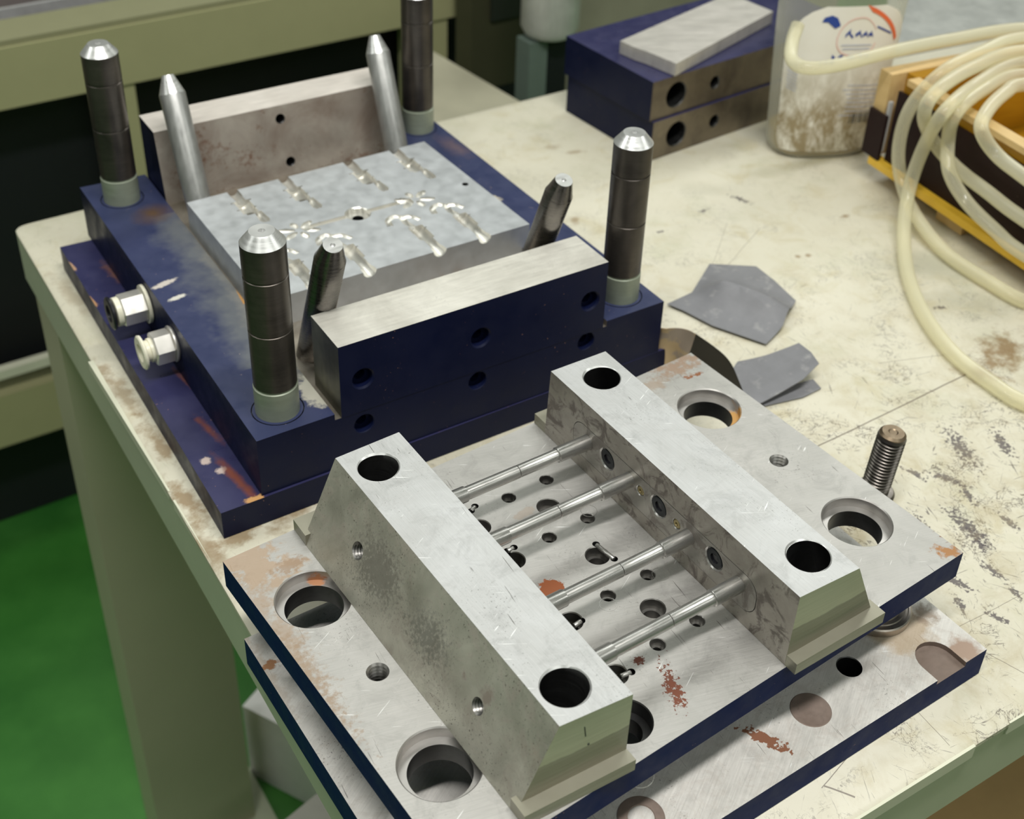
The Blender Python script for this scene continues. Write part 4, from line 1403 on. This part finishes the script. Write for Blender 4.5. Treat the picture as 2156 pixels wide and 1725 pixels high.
ink('red_arc', [arc((.12, .62), .56, .64, 78, 22)], M['ink_red'])
ink('blue_swoosh', [[((-.52, .93), (-.50, .90)), ((-.40, .945), (-.38, .90)), ((-.26, .93), (-.22, .86)), ((-.16, .885), (-.16, .875))]], M['ink_blue'])
ink('blue_dash', [bar(.28, .855, .55, .80, .014)], M['ink_blue'])
ink('emblem_ring', [arc((.06, .80), .20, .212, 20, 340, 18)], plain('faded_pink_ink', (.80, .52, .46), .5, var=.05))
rnd = random.Random(3)
ink('blue_lettering', [bar(-.06 + .07 * k, .80 + rnd.uniform(-.005, .005), -.02 + .07 * k, .835 - .01 * k, .022) for k in range(4)] + [bar(-.03 + .07 * k, .825, .0 + .07 * k, .79, .018) for k in range(4)], M['ink_blue'])
ink('small_lettering', [bar(-.08, .745, .20, .74, .008), bar(-.06, .72, .18, .716, .008)], M['ink_pale'])
ink('blue_wording', [bar(-.16 + .075 * k, .66 + rnd.uniform(-.01, .01), -.12 + .075 * k, .655 + rnd.uniform(-.01, .012), .026) for k in range(5)] + [bar(-.3 + .07 * k, .625, -.27 + .07 * k, .63, .02) for k in range(3)], M['ink_blue'])
ink('fine_print', [bar(-.86, .62 - .022 * k, -.62 - .02 * rnd.random(), .60 - .022 * k, .007) for k in range(9)], M['ink_pale'])
ink('fine_print', [bar(.0 + .05 * rnd.random(), .47 - .03 * k, .60 - .1 * rnd.random(), .45 - .03 * k, .006) for k in range(8)], M['ink_pale'])
ink('bar_code', [bar(.12 + .036 * k, .20, .12 + .036 * k + .010 + .014 * (k % 3 == 1), .20, .07) for k in range(12)], M['ink_black'])

# ------------------------------------------------------------------ wooden crate
M['wood'] = plain('pale_wood', (0.66, 0.47, 0.22), 0.55, var=0.18, scale=30)
t = T('golden_wood_inside')
t.set(Base_Color=t.mix(t.noise(1, 5, vec=t.map((20, 20, 160))), (0.36, 0.17, 0.004), (0.52, 0.27, 0.008)), Roughness=0.5)
M['gold'] = t.m
t = T('grained_pale_wood')
t.set(Base_Color=t.mix(t.noise(1, 5, vec=t.map((220, 22, 120))), (0.55, 0.37, 0.15), (0.74, 0.54, 0.26)), Roughness=0.55)
M['wood'] = t.m
M['yellow'] = plain('yellow_painted_batten', (0.80, 0.50, 0.05), 0.45, var=0.15, scale=60)
M['darkpanel'] = paint('dark_brown_panel', (0.020, 0.010, 0.010), chip=(0.30, 0.20, 0.16), chips=0.8, rough=0.5)
ca = at(1838, 345, .02)
cv = (at(2156, 562, .02) - ca).normalized()          # along the front wall, towards the viewer
cu = Vector((-cv.y, cv.x, 0)).normalized()
if cu.x < 0:
    cu = -cu
crate = thing('wooden_crate', ca + cu * .2 + cv * .15 - Vector((0, 0, .02)), 'open wooden crate with dark brown side and yellow bottom batten, under the coiled hose', 'crate')
CTOP = .112
LEN = .36


def cbox(name, u0, u1, v0, v1, z0, z1, mat, bev=.001):
    bm = bmesh.new()
    obox(bm, ca + cu * u0 + cv * v0, cu, cv, u1 - u0, v1 - v0, z0, z1)
    bevel(bm, bev, 1)
    return obj(name, bm, mat, crate)


cbox('side_panel', .0045, .008, .009, LEN, .028, CTOP - .010, M['darkpanel'])
cbox('side_panel', -.0042, -.0006, -.0158, .0085, .0285, CTOP - .036, M['darkpanel'])
cbox('front_wall', .0082, .0175, .014, LEN, .028, CTOP - .0002, M['gold'])
cbox('top_rim', .0040, .0180, .018, LEN, CTOP, CTOP + .006, M['wood'])
cbox('batten', -.004, .0085, -.004, LEN, .0200, .0278, M['yellow'])
cbox('back_wall', .000, .42, -.016, .0005, .0300, CTOP + .004, M['wood'])
cbox('back_wall_plank', .019, .42, .0008, .016, .0300, CTOP + .0035, M['gold'])
cbox('floor_board', .0182, .42, .0165, LEN, .028, .036, M['gold'])
cbox('far_wall', .405, .42, .0165, LEN, .0365, CTOP, M['gold'])
cbox('near_wall', .018, .404, LEN - .015, LEN, .0365, CTOP, M['wood'])
for v in (.085, .30):
    cbox('foot_block', .012, .40, v, v + .035, .0004, .0199, M['wood'])
bm = bmesh.new()
obox(bm, ca + cu * -.0008 + cv * .004, cu, cv, .004, .003, .036, CTOP - .022)
bevel(bm, .0008, 1)
obj('corner_strip', bm, plain('grey_tape', (.45, .45, .45), .5), crate)

# ------------------------------------------------------------------ hose coil
t = T('clear_vinyl_hose')
tr = t.n('ShaderNodeBsdfTransparent', {'Color': (0.97, 0.95, 0.84, 1)})
t.set(Base_Color=(0.84, 0.81, 0.62, 1), Roughness=0.12)
lw = t.n('ShaderNodeLayerWeight', {'Blend': 0.45}).outputs['Facing']
mx = t.n('ShaderNodeMixShader', {0: t.n('ShaderNodeMapRange', {0: lw, 3: 0.26, 4: 0.80}).outputs[0], 1: tr.outputs[0], 2: t.b.outputs[0]})
t.t.links.new(mx.outputs[0], t.t.nodes['Material Output'].inputs[0])
M['hose'] = t.m
runs = [
    [(1680, 52, .162), (1668, 90, .150), (1668, 126, .143), (1700, 143, .142), (1770, 136, .142), (1880, 108, .140), (2000, 84, .138), (2156, 60, .135), (2400, 60, .135), (2700, 250, .13)],
    [(2690, 430, .136), (2620, 580, -.03), (2400, 600, -.03), (2260, 650, .010), (2156, 634, .0062), (2080, 592, .0062), (2000, 540, .0070), (1938, 470, .014), (1903, 400, -.016), (1892, 315, -.011), (1918, 225, -.006), (1985, 152, .134), (2070, 108, .140), (2156, 80, .142), (2400, 70, .142), (2700, 280, .14)],
    [(2690, 430, .136), (2640, 640, -.06), (2400, 830, .012), (2260, 870, .006), (2156, 848, .0055), (2085, 805, .0055), (2008, 745, .0055), (1945, 662, .0055), (1912, 580, .0065), (1903, 490, .014), (1914, 400, -.027), (1945, 310, -.021), (1985, 240, .130), (2055, 178, .138), (2156, 130, .140), (2400, 100, .138), (2650, 300, .138)],
    [(2690, 430, .136), (2560, 620, -.012), (2360, 590, -.008), (2156, 462, -.007), (2080, 405, -.007), (2010, 350, -.007), (1962, 292, -.008), (1946, 238, .126), (1975, 190, .144), (2050, 142, .148), (2156, 108, .148), (2400, 120, .146), (2600, 300, .14)],
    [(2640, 420, .136), (2540, 720, -.022), (2360, 650, -.014), (2156, 535, -.010), (2095, 485, -.010), (2035, 425, -.014), (2000, 365, -.018), (1996, 300, -.012), (2012, 240, .127), (2070, 190, .134), (2156, 158, .134), (2380, 180, .132), (2520, 320, .13)],
    [(2560, 420, .134), (2450, 580, -.012), (2320, 490, -.009), (2156, 372, -.007), (2095, 322, -.008), (2066, 272, .126), (2080, 232, .134), (2116, 196, .138), (2156, 178, .140), (2300, 180, .138)],
]
path = []
for r in runs:
    for px, py, z in r:
        P = at_plane(px, py, ca + cu * z, cu) if z < 0 else at(px, py, max(z, .0070))
        path.append(P if P.z > .0070 else at(px, py, .0070))     # negative: that far in front of the crate's dark side
hose_line = spline(path, 12)
for p in hose_line:
    p.z = max(p.z, .0070)
bm = bmesh.new()
tube(bm, hose_line, .0064, 16)
solo('coiled_hose', bm, M['hose'], (path[20].x, path[20].y, .0005), 'coil of yellowish clear hose draped over the wooden crate onto the table', 'hose', angle=80)

# ------------------------------------------------------------------ grey sheet at the rear of the table
M['greysheet'] = steel('dusty_grey_sheet', (0.52, 0.53, 0.50), (0.38, 0.39, 0.37), 0.5, 0.3, (30, 30, 30), pits=0.6, stain=.15, staincol=(.12, .12, .11), blot=18)
bm = bmesh.new()
gp = [at(1880, 122, .0006), at(2300, 40, .0006), at(2300, -120, .0006), at(1868, 2, .0006)]
prism(bm, flat(gp, .0006), flat(gp, .0030), 0, 0)
bevel(bm, .0006, 1)
solo('metal_sheet', bm, M['greysheet'], (sum(gp, Vector()) / 4), 'dull grey metal sheet lying on the table behind the crate', 'sheet')

# ------------------------------------------------------------------ second bench behind
SX, SY = Vector((1, -.05, 0)).normalized(), Vector((.05, 1, 0)).normalized()
YB = 1.10
b2 = thing('rear_bench', (.5, 1.35, FZ), 'olive-cream steel bench standing in the dark behind the table', 'table')


def yb(x):
    return Vector((x, YB - .05 * x, 0))


def sbox(name, x0, x1, d0, d1, z0, z1, mat, parent=b2, bev=.003):
    bm = bmesh.new()
    obox(bm, yb(x0) + SY * d0, SX, SY, (x1 - x0), d1 - d0, z0, z1)
    bevel(bm, bev, 2)
    return obj(name, bm, mat, parent)


sbox('top_beam', -1.2, .895, 0, .06, -.138, -.056, M['bench_paint'])
sbox('beam_ledge', -1.2, .895, .004, .075, -.0558, -.048, M['bench_lip'])
sbox('bench_top', -1.2, .62, .163, .80, -.082, -.066, plain('dark_bench_top', (.10, .08, .08), .4, var=.3, scale=14), bev=.001)
sbox('top_edge', -1.2, .62, .157, .1625, -.083, -.0655, steel('bright_bench_edge', (.75, .74, .74), (.62, .61, .61), .4, .4, pits=0), bev=.001)
sbox('top_support', -1.2, .62, .19, .70, -.115, -.0825, M['black'], bev=.0008)
sbox('post', .326, .366, .005, .055, FZ + .001, -.1382, M['bench_paint'])
sbox('post', -.65, -.58, .005, .055, FZ + .001, -.1382, M['bench_paint'])
sbox('post', .80, .86, .005, .055, FZ + .001, -.1382, M['bench_paint'])
sbox('lower_rail', -.578, .324, .0, .05, -.665, -.575, M['bench_paint'])
sbox('shelf_edge', -.578, .324, -.002, .012, -.545, -.530, M['table_lip'], bev=.002)
sbox('bench_shade_panel', -1.2, .985, .085, .10, FZ + .001, -.060, M['black'])  # added black sheet, stands in for the shade under the bench

# a low grey-olive cabinet between the benches
cz = -.14
lowpts = [at(700, 330, cz), at(1150, 246, cz), at(905, 104, cz), at(640, 160, cz)]
cab = thing('low_cabinet', ((lowpts[0] + lowpts[2]) / 2).xy.to_3d() + Vector((0, 0, FZ)), 'low grey-olive cabinet top seen past the rear guide pin, between the benches', 'cabinet')
lp = [at(872, 330, cz), at(1150, 246, cz), at(905, 104, cz), at(868, 112, cz)]
bm = bmesh.new()
prism(bm, flat(lp, cz - .03), flat(lp, cz), 0, 0)
bevel(bm, .003, 2)
obj('cabinet_top', bm, plain('worn_olive_top', (.36, .34, .25), .5, var=.25, scale=12), cab)
bm = bmesh.new()
lpi = inset([Vector((p.x, p.y, 0)) for p in lp], .02)
prism(bm, flat(lpi, FZ + .001), flat(lpi, cz - .0305), 0, 0)
obj('cabinet_body', bm, M['bench_paint'], cab)

# machine parts in the shadow at the top of the picture
mb = thing('machine_base', at_y(1040, 150, 1.04) * 1.0, 'dark olive machine housing in shadow behind the blue mold, top centre of the photo', 'machine')
mb.location.z = FZ
x0, x1 = at_y(992, 120, 1.04), at_y(1100, 100, 1.04)
M['olive_dark'] = plain('dark_olive_machine_paint', (.045, .045, .022), .55, var=.2, scale=10)


def wbox(name, xa, xb, y, d, z0, z1, mat, parent, bev=.004):
    bm = bmesh.new()
    obox(bm, (xa, y), (1, -.05, 0), (.05, 1, 0), xb - xa, d, z0, z1)
    bevel(bm, bev, 2)
    return obj(name, bm, mat, parent)


wbox('housing', x0.x, x1.x + .01, x0.y, .046, -.24, .05, M['olive_dark'], mb)
wbox('housing_cover', x0.x + .032, x1.x + .008, x0.y - .008, .0075, -.128, .05, plain('blackish_cover', (.018, .022, .016), .5), mb, .003)
wbox('plinth', x0.x - .004, x1.x + .014, x0.y + .002, .042, FZ + .001, -.241, M['black'], mb)
post_p = at_y(1115, 150, .93)
can = at_y(1150, 64, .93)
cn = thing('metal_canister', (can.x, can.y, FZ), 'silvery metal canister on a grey-green post at the top edge, left of the navy blocks', 'canister')
bm = bmesh.new()
lathe(bm, [(.028, -.118), (.037, -.113), (.043, -.102), (.043, .06), (.039, .065)], Matrix.Translation((can.x + .006, can.y, 0)), 48)
obj('canister_body', bm, steel('canister_metal', (.80, .80, .76), (.62, .62, .58), .4, .3, pits=.1), cn)
ppaint = plain('grey_green_post', (.13, .17, .145), .4)
wbox('post', post_p.x - .012, post_p.x + .020, can.y - .012, .034, FZ + .012, -.1185, ppaint, cn)
wbox('post_shield', post_p.x + .021, post_p.x + .062, can.y - .006, .03, FZ + .012, -.1185, M['black'], cn)
wbox('base_flange', post_p.x - .04, post_p.x + .085, can.y - .03, .08, FZ + .001, FZ + .0115, ppaint, cn)
pn = at_y(1300, 40, .98)
cabinet = thing('grey_enclosure', (pn.x + .1, pn.y + .2, FZ), 'pale grey enclosure panel at the top edge behind the navy blocks', 'cabinet')
wbox('enclosure_body', pn.x - .04, pn.x + .60, pn.y + .09, .3, FZ + .001, .14, plain('pale_olive_panel', (.30, .29, .21), .45, var=.35, scale=9), cabinet)

# ------------------------------------------------------------------ under and beside the table
wc = at(560, 1590, -.74)
bm = bmesh.new()
obox(bm, (wc.x + .055, wc.y - .02), (.9, .43, 0), (-.43, .9, 0), .11, .11, FZ + .0008, -.735)
bevel(bm, .004, 2)
solo('white_box', bm, plain('white_card', (.80, .78, .77), .5), (wc.x + .07, wc.y + .03, FZ + .0008), 'small white box on the green floor under the table beside the leg', 'box')
wc = at(700, 1760, -.66)
bm = bmesh.new()
obox(bm, (wc.x - .05, wc.y - .12), (.98, .2, 0), (-.2, .98, 0), .25, .16, FZ + .0008, -.66)
bevel(bm, .004, 2)
solo('grey_carton', bm, plain('grey_carton', (.42, .40, .36), .6), (wc.x + .06, wc.y - .04, FZ + .0008), 'pale grey carton on the floor under the table front', 'box')
ct = at(2130, 1700, -.70)
bm = bmesh.new()
obox(bm, (ct.x - .22, ct.y - .45), EX, EY, .42, .60, FZ + .0008, -.70)
bevel(bm, .004, 2)
solo('cardboard_box', bm, plain('brown_cardboard', (.52, .33, .15), .65, var=.15, scale=20), (ct.x, ct.y, FZ + .0008), 'brown cardboard box on the floor past the front edge of the table', 'box')
